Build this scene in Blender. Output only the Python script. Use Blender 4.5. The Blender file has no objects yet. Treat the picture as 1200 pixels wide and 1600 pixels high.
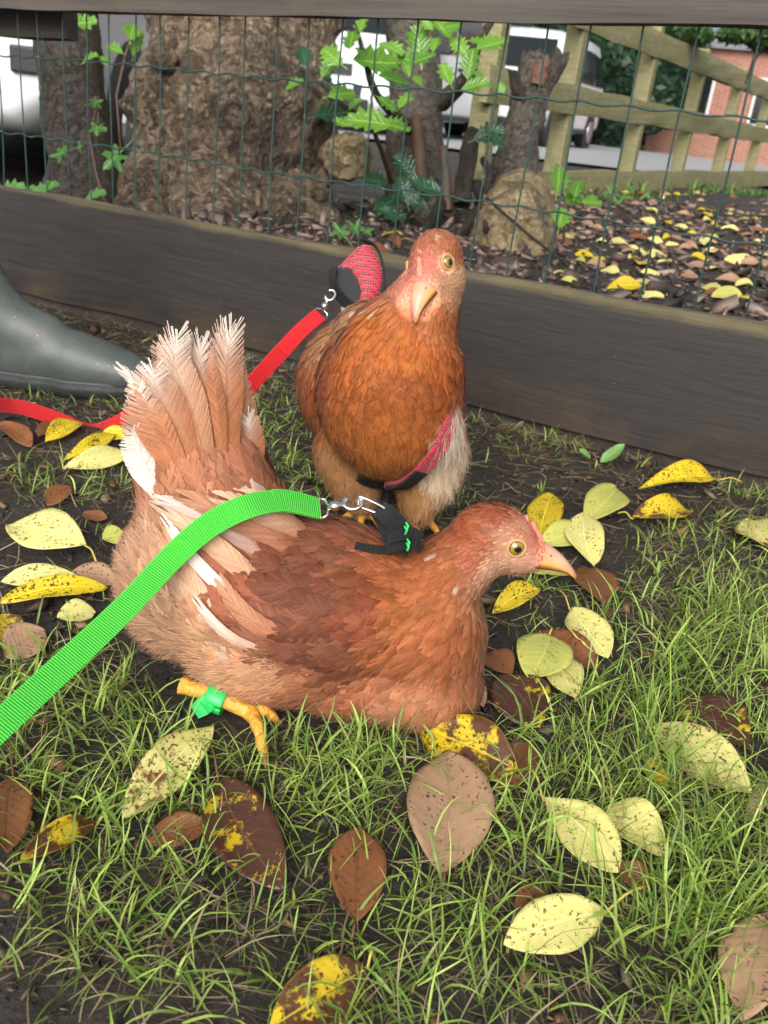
import bpy, bmesh, math, random
import numpy as np
from mathutils import Vector, Matrix
from mathutils.bvhtree import BVHTree

sc = bpy.context.scene
COL = sc.collection
R_ = math.radians

# ------------------------------------------------------------------ camera
PITCH = R_(24.4); ROLL = math.asin(0.119); CAM_H = 0.5; FPX = 1400.0
_r0 = np.array([1., 0, 0]); _u0 = np.array([0, math.sin(PITCH), math.cos(PITCH)])
FW = np.array([0, math.cos(PITCH), -math.sin(PITCH)])
RT = math.cos(ROLL) * _r0 + math.sin(ROLL) * _u0
UP = -math.sin(ROLL) * _r0 + math.cos(ROLL) * _u0
CP = np.array([0., 0., CAM_H])
cam_d = bpy.data.cameras.new('camera'); cam = bpy.data.objects.new('camera', cam_d); COL.objects.link(cam)
m3 = Matrix((RT, UP, -FW)).transposed()
cam.matrix_world = Matrix.Translation(CP) @ m3.to_4x4()
cam_d.sensor_fit = 'VERTICAL'; cam_d.sensor_height = 36; cam_d.lens = FPX / 1600 * 36
cam_d.clip_start = 0.02; cam_d.clip_end = 800
cam_d.dof.use_dof = True; cam_d.dof.focus_distance = 0.80; cam_d.dof.aperture_fstop = 12.0
sc.camera = cam

# ------------------------------------------------------------------ sky, sun, exposure (bright overcast)
SUN_EL, SUN_AZ = R_(33), R_(190)        # azimuth from +Y clockwise: bright sky behind the camera
w = bpy.data.worlds.new('World'); sc.world = w; w.use_nodes = True
nt = w.node_tree; nt.nodes.clear()
sky = nt.nodes.new('ShaderNodeTexSky'); sky.sky_type = 'NISHITA'; sky.sun_disc = False
sky.sun_elevation = SUN_EL; sky.sun_rotation = SUN_AZ; sky.air_density = 1.0; sky.dust_density = 4.0
hs = nt.nodes.new('ShaderNodeHueSaturation'); hs.inputs['Saturation'].default_value = 0.25
bg = nt.nodes.new('ShaderNodeBackground'); bg.inputs[1].default_value = 0.11
wo = nt.nodes.new('ShaderNodeOutputWorld')
nt.links.new(sky.outputs[0], hs.inputs['Color']); nt.links.new(hs.outputs[0], bg.inputs[0]); nt.links.new(bg.outputs[0], wo.inputs[0])
sd = bpy.data.lights.new('sun', 'SUN'); sd.energy = 1.5; sd.angle = R_(45); sd.color = (1, .96, .9)
so = bpy.data.objects.new('sun', sd); COL.objects.link(so)
sdir = Vector((math.sin(SUN_AZ) * math.cos(SUN_EL), math.cos(SUN_AZ) * math.cos(SUN_EL), math.sin(SUN_EL)))
so.rotation_euler = sdir.to_track_quat('Z', 'Y').to_euler(); so.location = (0, 0, 30)
sc.view_settings.view_transform = 'Standard'; sc.view_settings.look = 'None'
sc.view_settings.gamma = 1.0; sc.view_settings.exposure = 0.85
sc.render.engine = 'CYCLES'
sc.cycles.use_denoising = True; sc.cycles.use_adaptive_sampling = True; sc.cycles.adaptive_threshold = .018; sc.cycles.max_bounces = 4; sc.cycles.diffuse_bounces = 2; sc.cycles.glossy_bounces = 2
sc.cycles.transmission_bounces = 3; sc.cycles.transparent_max_bounces = 4; sc.cycles.caustics_reflective = False

# ------------------------------------------------------------------ helpers
def ray(x, y): return FW + RT * (x - 600) / FPX - UP * (y - 800) / FPX
def at(x, y, depth): return CP + ray(x, y) * depth
def gnd(x, y, z=0.0):
    d = ray(x, y); return CP + d * ((z - CAM_H) / d[2])
def proj(P):
    v = np.asarray(P, float) - CP; d = v @ FW
    return 600 + FPX * (v @ RT) / d, 800 - FPX * (v @ UP) / d, d
def tag(o, label=None, cat=None, group=None, kind=None):
    for k, v in (('label', label), ('category', cat), ('group', group), ('kind', kind)):
        if v: o[k] = v
    return o
def link(o, parent=None):
    COL.objects.link(o)
    if parent is not None:
        o.parent = parent
        o.matrix_parent_inverse = parent.matrix_basis.inverted()
    return o
def empty(name, loc, label, cat, group=None):
    o = bpy.data.objects.new(name, None); o.location = [float(c) for c in loc]; o.empty_display_size = .05
    COL.objects.link(o); return tag(o, label, cat, group)
def fast(name, V, F, mat=None, parent=None, smooth=False, col=None, uv=None, nrm=None):
    """V (n,3); F (m,k) equal-size faces"""
    V = np.asarray(V, np.float32); F = np.asarray(F, np.int32); me = bpy.data.meshes.new(name)
    me.vertices.add(len(V)); me.vertices.foreach_set('co', V.ravel())
    k = F.shape[1]; me.loops.add(F.size); me.polygons.add(len(F))
    me.polygons.foreach_set('loop_start', np.arange(0, F.size, k, dtype=np.int32))
    me.loops.foreach_set('vertex_index', F.ravel())
    me.update(calc_edges=True)
    if nrm is not None: me.polygons.foreach_set('use_smooth', np.ones(len(F), bool)); me.normals_split_custom_set_from_vertices(np.asarray(nrm, np.float32))
    return fin(name, me, mat, parent, smooth, col, uv)
def fin(name, me, mat, parent, smooth, col=None, uv=None):
    if smooth: me.polygons.foreach_set('use_smooth', np.ones(len(me.polygons), bool))
    if col is not None:
        a = me.color_attributes.new('Col', 'FLOAT_COLOR', 'POINT'); col = np.asarray(col, np.float32)
        if col.shape[1] == 3: col = np.concatenate([col, np.ones((len(col), 1), np.float32)], 1)
        a.data.foreach_set('color', col.ravel())
    if uv is not None:
        a = me.attributes.new('UVv', 'FLOAT_VECTOR', 'POINT'); uv = np.asarray(uv, np.float32)
        if uv.shape[1] == 2: uv = np.concatenate([uv, np.zeros((len(uv), 1), np.float32)], 1)
        a.data.foreach_set('vector', uv.ravel())
    if mat: me.materials.append(mat)
    return link(bpy.data.objects.new(name, me), parent)
class MB:
    def __init__(s): s.v = []; s.f = []; s.c = []; s.uv = []
    def add(s, V, F, col=None, uv=None):
        b = len(s.v); s.v += [tuple(map(float, q)) for q in V]; s.f += [tuple(int(i) + b for i in q) for q in F]
        s.c += [tuple(col)] * len(V) if col is not None and not hasattr(col[0], '__len__') else ([tuple(q) for q in col] if col is not None else [(1, 1, 1)] * len(V))
        s.uv += [tuple(q) for q in uv] if uv is not None else [(0, 0)] * len(V)
        return s
    def box(s, c, h, M=None, col=None):
        V = [Vector((c[0] + sx * h[0], c[1] + sy * h[1], c[2] + sz * h[2])) for sx in (-1, 1) for sy in (-1, 1) for sz in (-1, 1)]
        if M is not None: V = [M @ q for q in V]
        return s.add(V, [(0, 1, 3, 2), (4, 6, 7, 5), (0, 4, 5, 1), (2, 3, 7, 6), (0, 2, 6, 4), (1, 5, 7, 3)], col)
    def tube(s, P, rad, n=8, col=None, cap=True):
        P = [Vector(q) for q in P]; k = len(P)
        if not hasattr(rad, '__len__'): rad = [rad] * k
        t = (P[1] - P[0]).normalized(); a = t.orthogonal().normalized(); V = []; L = 0; U = []
        for i in range(k):
            tt = (P[min(i + 1, k - 1)] - P[max(i - 1, 0)]).normalized()
            a = (a - tt * a.dot(tt)).normalized(); b = tt.cross(a)
            if i: L += (P[i] - P[i - 1]).length
            for j in range(n):
                an = 2 * math.pi * j / n
                V.append(P[i] + (a * math.cos(an) + b * math.sin(an)) * rad[i]); U.append((j / n, L))
        F = [(i * n + j, i * n + (j + 1) % n, (i + 1) * n + (j + 1) % n, (i + 1) * n + j) for i in range(k - 1) for j in range(n)]
        if cap: F += [tuple(range(n))[::-1], tuple(range((k - 1) * n, k * n))]
        return s.add(V, F, col, U)
    def ribbon(s, P, N, wid, th, col=None):
        """flat strap: centre line P, surface normals N, width, thickness"""
        k = len(P); P = [Vector(q) for q in P]; V = []; U = []; L = 0
        if not hasattr(wid, '__len__'): wid = [wid] * k
        for i in range(k):
            t = (P[min(i + 1, k - 1)] - P[max(i - 1, 0)]).normalized(); n = Vector(N[i]); n = (n - t * n.dot(t)).normalized(); sd_ = t.cross(n)
            if i: L += (P[i] - P[i - 1]).length
            for a, b in ((-.5, .5), (-.44, .9), (.44, .9), (.5, .5), (.5, -.5), (.44, -.9), (-.44, -.9), (-.5, -.5)):
                V.append(P[i] + sd_ * a * wid[i] + n * b * th / 1.8); U.append((a, L))
        F = [(i * 8 + j, i * 8 + (j + 1) % 8, (i + 1) * 8 + (j + 1) % 8, (i + 1) * 8 + j) for i in range(k - 1) for j in range(8)]
        F += [tuple(range(8))[::-1], tuple(range((k - 1) * 8, k * 8))]
        return s.add(V, F, col, U)
    def build(s, name, mat=None, parent=None, smooth=False, bevel=0):
        me = bpy.data.meshes.new(name); me.from_pydata(s.v, [], s.f); me.update()
        o = fin(name, me, mat, parent, smooth, s.c, s.uv)
        if bevel:
            md = o.modifiers.new('bevel', 'BEVEL'); md.width = bevel; md.segments = 2; md.limit_method = 'ANGLE'
        return o
def spline(P, n):
    """Catmull-Rom through control points (arrays of any dim)"""
    P = np.asarray(P, float); Q = np.vstack([2 * P[0] - P[1], P, 2 * P[-1] - P[-2]]); out = []
    ts = np.linspace(0, len(P) - 1 - 1e-9, n)
    for t in ts:
        i = int(t); u = t - i; a, b, c, d = Q[i:i + 4]
        out.append(.5 * (2 * b + (c - a) * u + (2 * a - 5 * b + 4 * c - d) * u * u + (3 * b - a - 3 * c + d) * u ** 3))
    return np.array(out)
def unit(v): v = np.asarray(v, float); return v / (np.linalg.norm(v, axis=-1, keepdims=True) + 1e-12)
def vnoise(seed):
    """cheap smooth 3D pseudo-noise built of sines, vectorised, about -1..1"""
    r = np.random.RandomState(seed); K = r.normal(size=(10, 3)); K /= np.linalg.norm(K, axis=1)[:, None]; K *= r.uniform(.6, 2.2, (10, 1)); ph = r.uniform(0, 6.28, 10)
    return lambda p: np.sin(np.asarray(p) @ K.T * 3.0 + ph).sum(-1) / 3.6

# ------------------------------------------------------------------ material helpers
class NT:
    def __init__(s, name):
        s.m = bpy.data.materials.new(name); s.m.use_nodes = True; s.t = s.m.node_tree; s.n = s.t.nodes
        s.b = s.n['Principled BSDF']; s.out = s.n['Material Output']
    def new(s, typ, **kw):
        n = s.n.new(typ)
        for k, v in kw.items():
            if k.startswith('i_'):
                key = k[2:]; key = int(key) if key.isdigit() else key.replace('_', ' ')
                s.put(n.inputs[key], v)
            else: setattr(n, k, v)
        return n
    def put(s, sock, v):
        if isinstance(v, bpy.types.NodeSocket): s.t.links.new(v, sock)
        elif isinstance(v, bpy.types.Node): s.t.links.new(v.outputs[0], sock)
        else:
            if sock.type == 'RGBA' and len(v) == 3: v = (*v, 1)
            sock.default_value = v
    def noise(s, scale, detail=4, rough=.55, vec=None, dist=0):
        n = s.new('ShaderNodeTexNoise', i_Scale=scale, i_Detail=detail, i_Roughness=rough, i_Distortion=dist)
        if vec is not None: s.put(n.inputs['Vector'], vec)
        return n.outputs['Fac']
    def obj(s): return s.new('ShaderNodeTexCoord').outputs['Object']
    def geo(s): return s.new('ShaderNodeNewGeometry').outputs['Position']
    def attr(s, name, out='Color'): return s.new('ShaderNodeAttribute', attribute_name=name).outputs[out]
    def ramp(s, fac, stops, interp='LINEAR'):
        n = s.new('ShaderNodeValToRGB'); s.put(n.inputs[0], fac); r = n.color_ramp; r.interpolation = interp
        while len(r.elements) < len(stops): r.elements.new(.5)
        for e, (p, c) in zip(r.elements, stops):
            e.position = p; e.color = (*c, 1) if hasattr(c, '__len__') else (c, c, c, 1)
        return n.outputs[0]
    def mix(s, fac, a, b, mode='MIX'):
        n = s.new('ShaderNodeMix', data_type='RGBA', blend_type=mode); s.put(n.inputs[0], fac); s.put(n.inputs[6], a); s.put(n.inputs[7], b); return n.outputs[2]
    def math(s, op, a, b=0.0, c=0.0):
        n = s.new('ShaderNodeMath', operation=op); s.put(n.inputs[0], a); s.put(n.inputs[1], b); s.put(n.inputs[2], c); return n.outputs[0]
    def mapr(s, v, a, b, c, d): return s.new('ShaderNodeMapRange', i_0=v, i_1=a, i_2=b, i_3=c, i_4=d).outputs[0]
    def vmul(s, v, k):
        n = s.new('ShaderNodeVectorMath', operation='MULTIPLY'); s.put(n.inputs[0], v); s.put(n.inputs[1], k); return n.outputs[0]
    def vadd(s, v, k):
        n = s.new('ShaderNodeVectorMath', operation='ADD'); s.put(n.inputs[0], v); s.put(n.inputs[1], k); return n.outputs[0]
    def bump(s, h, strength=.5, dist=.01):
        n = s.new('ShaderNodeBump', i_Strength=strength, i_Distance=dist, i_Height=h); s.put(s.b.inputs['Normal'], n); return n
    def set(s, **kw):
        for k, v in kw.items(): s.put(s.b.inputs[k.replace('_', ' ')], v)
        return s.m
def plain(name, col, rough=.5, metal=0.0, var=.15, scale=30, bump=0, spec=.5):
    n = NT(name); f = n.noise(scale, 5, .6, n.obj())
    c = n.mix(f, [q * (1 - var * 1.6) for q in col], [min(1, q * (1 + var)) for q in col])
    if bump: n.bump(f, .4, bump)
    return n.set(Base_Color=c, Roughness=n.mapr(f, 0, 1, max(.02, rough - .1), min(1, rough + .1)), Metallic=metal, Specular_IOR_Level=spec)
def wood(name, c0, c1, c2, axis, rough=.75, gscale=1.0):
    """weathered sawn timber; axis = direction of grain (world/object vector mask)"""
    n = NT(name); o = n.obj(); st = [70 * gscale if not a else 2.2 * gscale for a in axis]
    g = n.noise(1, 8, .65, n.vmul(o, st), .6); b = n.noise(7, 5, .6, o); fine = n.noise(1, 4, .7, n.vmul(o, [q * 4 for q in st]))
    c = n.mix(n.mapr(g, .3, .7, 0, 1), c0, c1); c = n.mix(n.mapr(b, .45, .75, 0, .8), c, c2)
    c = n.mix(n.math('MULTIPLY', n.mapr(fine, .55, .8, 0, 1), .5), c, [q * .45 for q in c0])
    n.bump(n.math('ADD', g, n.math('MULTIPLY', fine, .6)), .55, .002)
    return n.set(Base_Color=c, Roughness=n.mapr(b, .2, .8, rough - .15, rough + .1), Specular_IOR_Level=.3)
# ================================================================== SETTING
FA = np.array([-0.895, 2.064, 0.0]); FE = np.array([.9111, -.4122, 0]); FM = np.array([.4122, .9111, 0]); FANG = math.atan2(FE[1], FE[0])
def fp(u, v, z): return FA + FE * u + FM * v + np.array([0, 0, z])
def uv_of(P): q = np.asarray(P, float)[..., :2] - FA[:2]; return q @ FE[:2], q @ FM[:2]
_gn = vnoise(3); _gn2 = vnoise(8)
def ground_z(x, y):
    x = np.asarray(x, float); y = np.asarray(y, float); P = np.stack([x, y], -1); u, v = uv_of(P)
    Q = np.stack([x, y, 0 * x], -1); n = .0045 * _gn(Q * 6) + .003 * _gn2(Q * 19)
    near = np.where(v > -.06, -.012 * np.clip((v + .06) / .06, 0, 1), 0) + n * np.clip(-v / .1, .2, 1)
    bed = .165 + .008 * np.clip(v, 0, 3) + n * 1.6
    far = .08
    ku = np.clip((u + .35) / .5, 0, 1); kv = np.clip((v - .25) / .5, 0, 1); bed = bed * (1 - kv * (1 - ku)) - .03 * kv * (1 - ku)
    k = np.clip((v - 5.2) / 3.0, 0, 1); back = bed * (1 - k) + far * k
    return np.where(v < .014, near, back)

soil = NT('soil'); P_ = soil.geo(); a = soil.noise(28, 8, .7, P_); b = soil.noise(160, 6, .7, P_); c = soil.noise(4.5, 4, .6, P_)
bc = soil.mix(soil.mapr(a, .3, .7, 0, 1), (.020, .0155, .0125), (.066, .052, .042)); bc = soil.mix(soil.mapr(b, .6, .8, 0, .55), bc, (.15, .115, .085))
bc = soil.mix(soil.mapr(c, .5, .7, 0, .5), bc, (.030, .028, .014))
soil.bump(soil.math('ADD', a, soil.math('MULTIPLY', b, .45)), .9, .012)
soil = soil.set(Base_Color=bc, Roughness=soil.mapr(c, .3, .7, .45, .85), Specular_IOR_Level=.4)

vs = np.unique(np.concatenate([[-30, -12, -6, -4, -3, -2.4], np.arange(-2.0, 0, .022), [-.004, .006, .012, .016, .022], np.arange(.05, 3, .05), np.arange(3, 9, .25), [10, 12, 16, 24, 40, 80, 160, 320]]))
us = np.unique(np.concatenate([[-320, -120, -50, -20, -8, -4, -2], np.arange(-1.2, 2.6, .025), [3, 3.5, 4, 5, 6, 8, 10, 14, 20, 50, 120, 320]]))
UU, VV = np.meshgrid(us, vs); XY = FA[None, None, :2] + UU[..., None] * FE[:2] + VV[..., None] * FM[:2]
ZZ = ground_z(XY[..., 0], XY[..., 1]); nu = len(us)
V = np.concatenate([XY, ZZ[..., None]], -1).reshape(-1, 3)
I = (np.arange(len(vs) - 1)[:, None] * nu + np.arange(nu - 1)).ravel()
g = fast('ground', V, np.stack([I, I + 1, I + nu + 1, I + nu], 1), soil, smooth=True); tag(g, 'dark damp soil ground of the hen run and bed', kind='structure')

# road behind
n = NT('asphalt'); q = n.noise(6, 6, .6, n.geo()); n.bump(n.noise(120, 3, .6, n.geo()), .3, .01)
asph = n.set(Base_Color=n.mix(q, (.30, .30, .31), (.42, .42, .43)), Roughness=.55)
rd = MB(); rd.add([(-60, 9.6, .115), (60, 12.4, .115), (60, 26, .115), (-60, 23, .115)], [(0, 1, 2, 3)])
tag(rd.build('road', asph), 'grey wet road beyond the far fence', kind='structure')

# ------------------------------------------------------------------ near fence
def plank(name, mat, parent, p0, p1, h0, h1, th, seed=0, nseg=30, rough=.0025, sag=0):
    """board from p0 to p1 (bottom front corners), heights h0,h1, thickness th away from the camera side"""
    p0 = np.array(p0, float); p1 = np.array(p1, float); L = np.linalg.norm(p1 - p0); rg = np.random.RandomState(seed)
    o = empty_like = bpy.data.objects.new(name, None)
    ex = unit(p1 - p0); ez = np.array([0, 0, 1.]); ey = unit(np.cross(ez, ex)); ez = np.cross(ex, ey)
    V = []; F = []; nz = 6; ring = []
    prof = [(0, t) for t in np.linspace(0, 1, nz)] + [(1, t) for t in np.linspace(1, 0, nz)]
    nn = vnoise(seed + 50)
    for i in range(nseg + 1):
        t = i / nseg; h = h0 + (h1 - h0) * t
        for (a, b) in prof:
            j = float(nn(np.array([t * L * 5, a * 3, b * 2]))) * rough
            e = min(b, 1 - b) * (nz - 1)
            inset = .0025 if e < .5 else 0
            V.append((t * L, (a * th + (inset if a == 0 else -inset)) + j * .5, b * h + (j if b in (0, 1) else 0) - sag * math.sin(math.pi * t)))
    k = len(prof)
    for i in range(nseg):
        for j in range(k): F.append((i * k + j, (i + 1) * k + j, (i + 1) * k + (j + 1) % k, i * k + (j + 1) % k))
    F += [tuple(range(k)), tuple(range(nseg * k, (nseg + 1) * k))[::-1]]
    me = bpy.data.meshes.new(name); me.from_pydata(V, [], F); me.update()
    o = fin(name, me, mat, None, False); M = Matrix((ex, ey, ez)).transposed().to_4x4(); M.translation = Vector(p0); o.matrix_basis = M
    if parent is not None: o.parent = parent; o.matrix_parent_inverse = parent.matrix_basis.inverted()
    return o
n = NT('dark_board'); o_ = n.obj()
g1 = n.noise(1, 8, .65, n.vmul(o_, (7, 70, 70)), .5); g2 = n.noise(1, 4, .7, n.vmul(o_, (14, 260, 260))); b1 = n.noise(6, 6, .6, o_)
sep = n.new('ShaderNodeSeparateXYZ', i_0=o_)
c_ = n.mix(n.mapr(g1, .3, .7, 0, 1), (.019, .0155, .0145), (.034, .028, .026)); c_ = n.mix(n.mapr(g2, .6, .85, 0, .7), c_, (.055, .046, .042))
low = n.math('MULTIPLY', n.mapr(sep.outputs[2], .01, .085, 1, 0), n.mapr(b1, .42, .62, 0, 1)); c_ = n.mix(n.math('MULTIPLY', low, .6), c_, (.075, .050, .026))
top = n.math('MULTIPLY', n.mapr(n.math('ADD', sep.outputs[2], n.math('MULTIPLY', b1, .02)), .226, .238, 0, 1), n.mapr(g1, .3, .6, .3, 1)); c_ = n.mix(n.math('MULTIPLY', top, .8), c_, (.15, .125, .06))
n.bump(n.math('ADD', g1, n.math('MULTIPLY', g2, .7)), .6, .002)
vor = n.new('ShaderNodeTexVoronoi', i_Scale=55); n.put(vor.inputs['Vector'], o_)
c_ = n.mix(n.math('LESS_THAN', vor.outputs['Distance'], .028), c_, (.42, .38, .33))
DARKB = n.set(Base_Color=c_, Roughness=n.mapr(g1, .3, .7, .5, .75), Specular_IOR_Level=.4)
RAILM = wood('rail_timber', (.050, .042, .040), (.105, .09, .082), (.10, .09, .055), (1, 0, 0), .7, .8)

fence = empty('wire_fence', fp(.7, 0, 0), 'low fence of dark boards with green wire mesh right behind the hens', 'fence')
plank('kick_board', DARKB, fence, fp(-.9, 0, .012), fp(2.3, 0, .012), .215, .248, .03, 2, 60)
plank('top_rail', RAILM, fence, fp(-.9, -.012, .550), fp(2.3, -.012, .690), .115, .115, .036, 5, 60)
plank('back_rail', RAILM, fence, fp(-.9, .085, .505), fp(.075, .085, .549), .11, .11, .04, 9, 12)
post_m = wood('post_timber', (.05, .04, .035), (.09, .075, .065), (.07, .075, .04), (0, 0, 1), .8)
for u in (-.72, 2.05):
    m = MB(); c = fp(u, .075, .36); Mx = Matrix.Translation(Vector(c)) @ Matrix.Rotation(FANG, 4, 'Z'); m.box((0, 0, 0), (.04, .04, .42), Mx); m.build('post', post_m, fence, bevel=.004)
n = NT('green_wire'); q = n.noise(90, 4, .6, n.geo()); q2 = n.noise(14, 4, .6, n.geo())
WIRE = n.set(Base_Color=n.mix(n.mapr(q, .64, .74, 0, 1), n.mix(q2, (.010, .036, .032), (.024, .066, .056)), (.20, .24, .22)), Roughness=.4)
ulist = [-.54, -.47, -.405, -.34, -.275, -.21, -.14, -.075, -.01, .052, .119, .18, .245, .307, .373, .442, .508, .572, .64, .706, .777, .847, .922, 1.004, 1.079, 1.15, 1.219, 1.303, 1.384, 1.473, 1.552, 1.64, 1.72, 1.80, 1.88, 1.96]
rg = random.Random(4)
def railz(u): return .561 + .0468 * u
for u in ulist:
    m = MB(); d0, d1 = rg.uniform(-.004, .004), rg.uniform(-.005, .005); P = []
    for k in range(13):
        t = k / 12; z = .16 + (railz(u) + .06 - .16) * t
        P.append(fp(u + d0 + (d1 - d0) * t + .0012 * math.sin(9 * t + u * 40), .036 + .002 * math.sin(5 * t + u * 9), z))
    m.tube(P, .0017, 6); m.build('vertical_wire', WIRE, fence, True)
for z0, sl in ((.3495, .0105), (.5045, .0235)):
    m = MB(); P = []; k = 0
    for j in range(len(ulist) - 1):
        a, b = ulist[j], ulist[j + 1]
        for s in range(8):
            t = s / 8; u = a + (b - a) * t
            P.append(fp(u, .034 + .0008 * math.cos(2 * math.pi * t), z0 + sl * u + .0022 * math.sin(2 * math.pi * t + .3 * j) + .002 * math.sin(u * 7)))
    m.tube(P, .0017, 6); m.build('horizontal_wire', WIRE, fence, True)
m = MB(); m.tube([fp(.04 + .012 * math.sin(k * .8), .05, .56 - .028 * k) for k in range(12)], .001, 5); m.build('loose_wire', WIRE, fence, True)

# ------------------------------------------------------------------ big old tree trunk and stems behind the fence
def trunk_mesh(name, path, rad, mat, parent, lump=.06, seed=1, ns=64, nr=70, flare=None, knots=0, top_rag=0):
    path = spline(path, nr); rad = spline(np.array(rad)[:, None], nr)[:, 0]; nz = vnoise(seed); nz2 = vnoise(seed + 1); nz3 = vnoise(seed + 2)
    V = []; t0 = unit(path[1] - path[0]); a = unit(np.cross(t0, [0, 1., .2])); rg2 = np.random.RandomState(seed)
    kn = [(rg2.uniform(0, 6.28), rg2.uniform(0, 1), rg2.uniform(.07, .3), rg2.uniform(.04, .15)) for _ in range(knots)]
    for i in range(nr):
        tt = unit(path[min(i + 1, nr - 1)] - path[max(i - 1, 0)]); a = unit(a - tt * (a @ tt)); b = np.cross(tt, a); f = i / (nr - 1)
        for j in range(ns):
            an = 2 * math.pi * j / ns; d = a * math.cos(an) + b * math.sin(an); q = path[i] + d * rad[i]; s = 1.0 / max(.05, rad.mean())
            r = rad[i] * (1 + lump * float(nz(q * s * .9)) + lump * .55 * float(nz2(q * s * 2.3)) + lump * .3 * float(nz3(q * s * 6)) + lump * .28 * abs(float(nz2(q * s * 11))) - lump * .3 * max(0, .25 - abs(float(nz(q * s * 3.5)))))
            if flare: r += rad[i] * flare * math.exp(-f * 5.5) * (.45 + .55 * math.sin(an * 5 + seed)) 
            for (ka, kf, kw, kh) in kn:
                da = abs((an - ka + math.pi) % (2 * math.pi) - math.pi); df = (f - kf) * 4; r += rad[i] * kh * math.exp(-(da * da + df * df) / (kw * kw))
            q = path[i] + d * r
            if top_rag and i >= nr - 4: q = q + tt * top_rag * float(nz3(q * 40)) * (i - nr + 5) / 4
            V.append(q)
    V.append(path[-1] + (path[-1] - path[-2]) * (.2 if top_rag else 0)); 
    F4 = [(i * ns + j, i * ns + (j + 1) % ns, (i + 1) * ns + (j + 1) % ns, (i + 1) * ns + j) for i in range(nr - 1) for j in range(ns)]
    F3 = [((nr - 1) * ns + j, (nr - 1) * ns + (j + 1) % ns, nr * ns) for j in range(ns)]
    me = bpy.data.meshes.new(name); me.from_pydata([tuple(q) for q in V], [], F4 + F3); me.update()
    return fin(name, me, mat, parent, True)
def bark(name, c0, c1, c2, moss=(.05, .05, .02), sc_=1.0, bd=.012, rough=.6):
    n = NT(name); p = n.geo(); a = n.noise(9 * sc_, 9, .68, p, .8); b = n.noise(38 * sc_, 7, .7, p, .5); v = n.new('ShaderNodeTexVoronoi', i_Scale=46 * sc_); n.put(v.inputs['Vector'], n.vadd(p, n.vmul(n.new('ShaderNodeTexNoise', i_Scale=20 * sc_).outputs['Color'], (.05, .05, .05))))
    c = n.mix(n.mapr(a, .32, .66, 0, 1), c0, c1); c = n.mix(n.mapr(b, .48, .70, 0, .9), c, c2); c = n.mix(n.mapr(b, .28, .42, .75, 0), c, [q * .3 for q in c0])
    big = n.noise(2.6 * sc_, 4, .6, p); c = n.mix(n.mapr(big, .52, .68, 0, .75), c, moss)
    v2 = n.new('ShaderNodeTexVoronoi', i_Scale=30 * sc_); n.put(v2.inputs['Vector'], p); nod = n.math('MULTIPLY', n.mapr(v2.outputs['Distance'], .12, .42, 1, 0), n.mapr(n.noise(5 * sc_, 3, .6, p), .46, .60, 0, 1)); c = n.mix(n.math('MULTIPLY', nod, .6), c, [min(1, q * 1.25) for q in c2]); crk = n.mapr(n.noise(14 * sc_, 6, .75, p, 1.6), .42, .48, .5, 0); c = n.mix(crk, c, [q * .18 for q in c0]); a = n.math('SUBTRACT', n.math('ADD', a, n.math('MULTIPLY', nod, .6)), n.math('MULTIPLY', crk, .5))
    n.bump(n.math('ADD', n.math('MULTIPLY', a, 1.4), n.math('ADD', n.math('MULTIPLY', b, .8), n.math('MULTIPLY', v.outputs['Distance'], -.5))), 1.0, bd)
    return n.set(Base_Color=c, Roughness=n.mapr(b, .3, .7, rough + .15, rough - .2), Specular_IOR_Level=.45)
BARK1 = bark('old_bark', (.08, .055, .036), (.28, .20, .13), (.54, .42, .29), (.032, .024, .017), 1.1, .03, .5)
BARK2 = bark('dark_bark', (.022, .016, .012), (.05, .037, .028), (.085, .064, .05), (.03, .028, .018), 1.6, .006)
BARK3 = bark('grey_bark', (.045, .036, .028), (.10, .082, .065), (.15, .125, .10), (.06, .06, .035), 1.8, .006)
ROOTM = bark('pale_root', (.16, .11, .055), (.30, .23, .12), (.42, .34, .20), (.13, .10, .045), 1.2, .01)

t1 = empty('old_tree', at(350, 420, 2.9), 'thick gnarled brown tree trunk behind the wire mesh left of the holly', 'tree')
D = 3.0
trunk_mesh('trunk', [at(335, 560, D), at(345, 440, D), at(352, 320, D), at(362, 180, D), at(372, 40, D), at(380, -160, D), at(380, -500, D)], [.42, .37, .325, .315, .31, .30, .29], BARK1, t1, .105, 11, 170, 170, .5, 46)
for k, (p, r) in enumerate([((330, 420), .2), ((445, 430), .14), ((240, 400), .12)]):
    e0 = at(p[0], p[1] - 90, 2.78); e1 = at(p[0] + (p[0] - 340) * .5 + 20, p[1] - 20, 2.55)
    trunk_mesh('root', [e0, (e0 * .5 + e1 * .5) + np.array([0, 0, .0]), e1, e1 + np.array([.03 * (k - 1), -.12, -.16])], [r * .9, r * .75, r * .5, r * .25], BARK1, t1, .12, 30 + k, 48, 40, None, 8)
rg = np.random.RandomState(5)
for px, py, d, r in ((541, 246, 2.62, .072), (395, 288, 2.66, .02), (255, 92, 2.68, .045), (470, 300, 2.64, .04), (505, 275, 2.66, .035), (440, 330, 2.6, .05), (300, 100, 2.68, .035), (245, 330, 2.6, .03), (425, 305, 2.62, .022), (500, 300, 2.6, .028)):
    bm = bmesh.new(); bmesh.ops.create_icosphere(bm, subdivisions=4, radius=r); nz = vnoise(int(px)); c = at(px, py, d)
    for v in bm.verts:
        q = np.array(v.co); v.co = Vector(q * (1 + .14 * float(nz(q / r * .8)) + .08 * float(nz(q / r * 2.5)) + .04 * float(nz(q / r * 6))) * np.array([1, .8, .92]) + c)
    me = bpy.data.meshes.new('burl'); bm.to_mesh(me); bm.free(); fin('burl', me, ROOTM if r > .06 else BARK1, t1, True)

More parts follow.
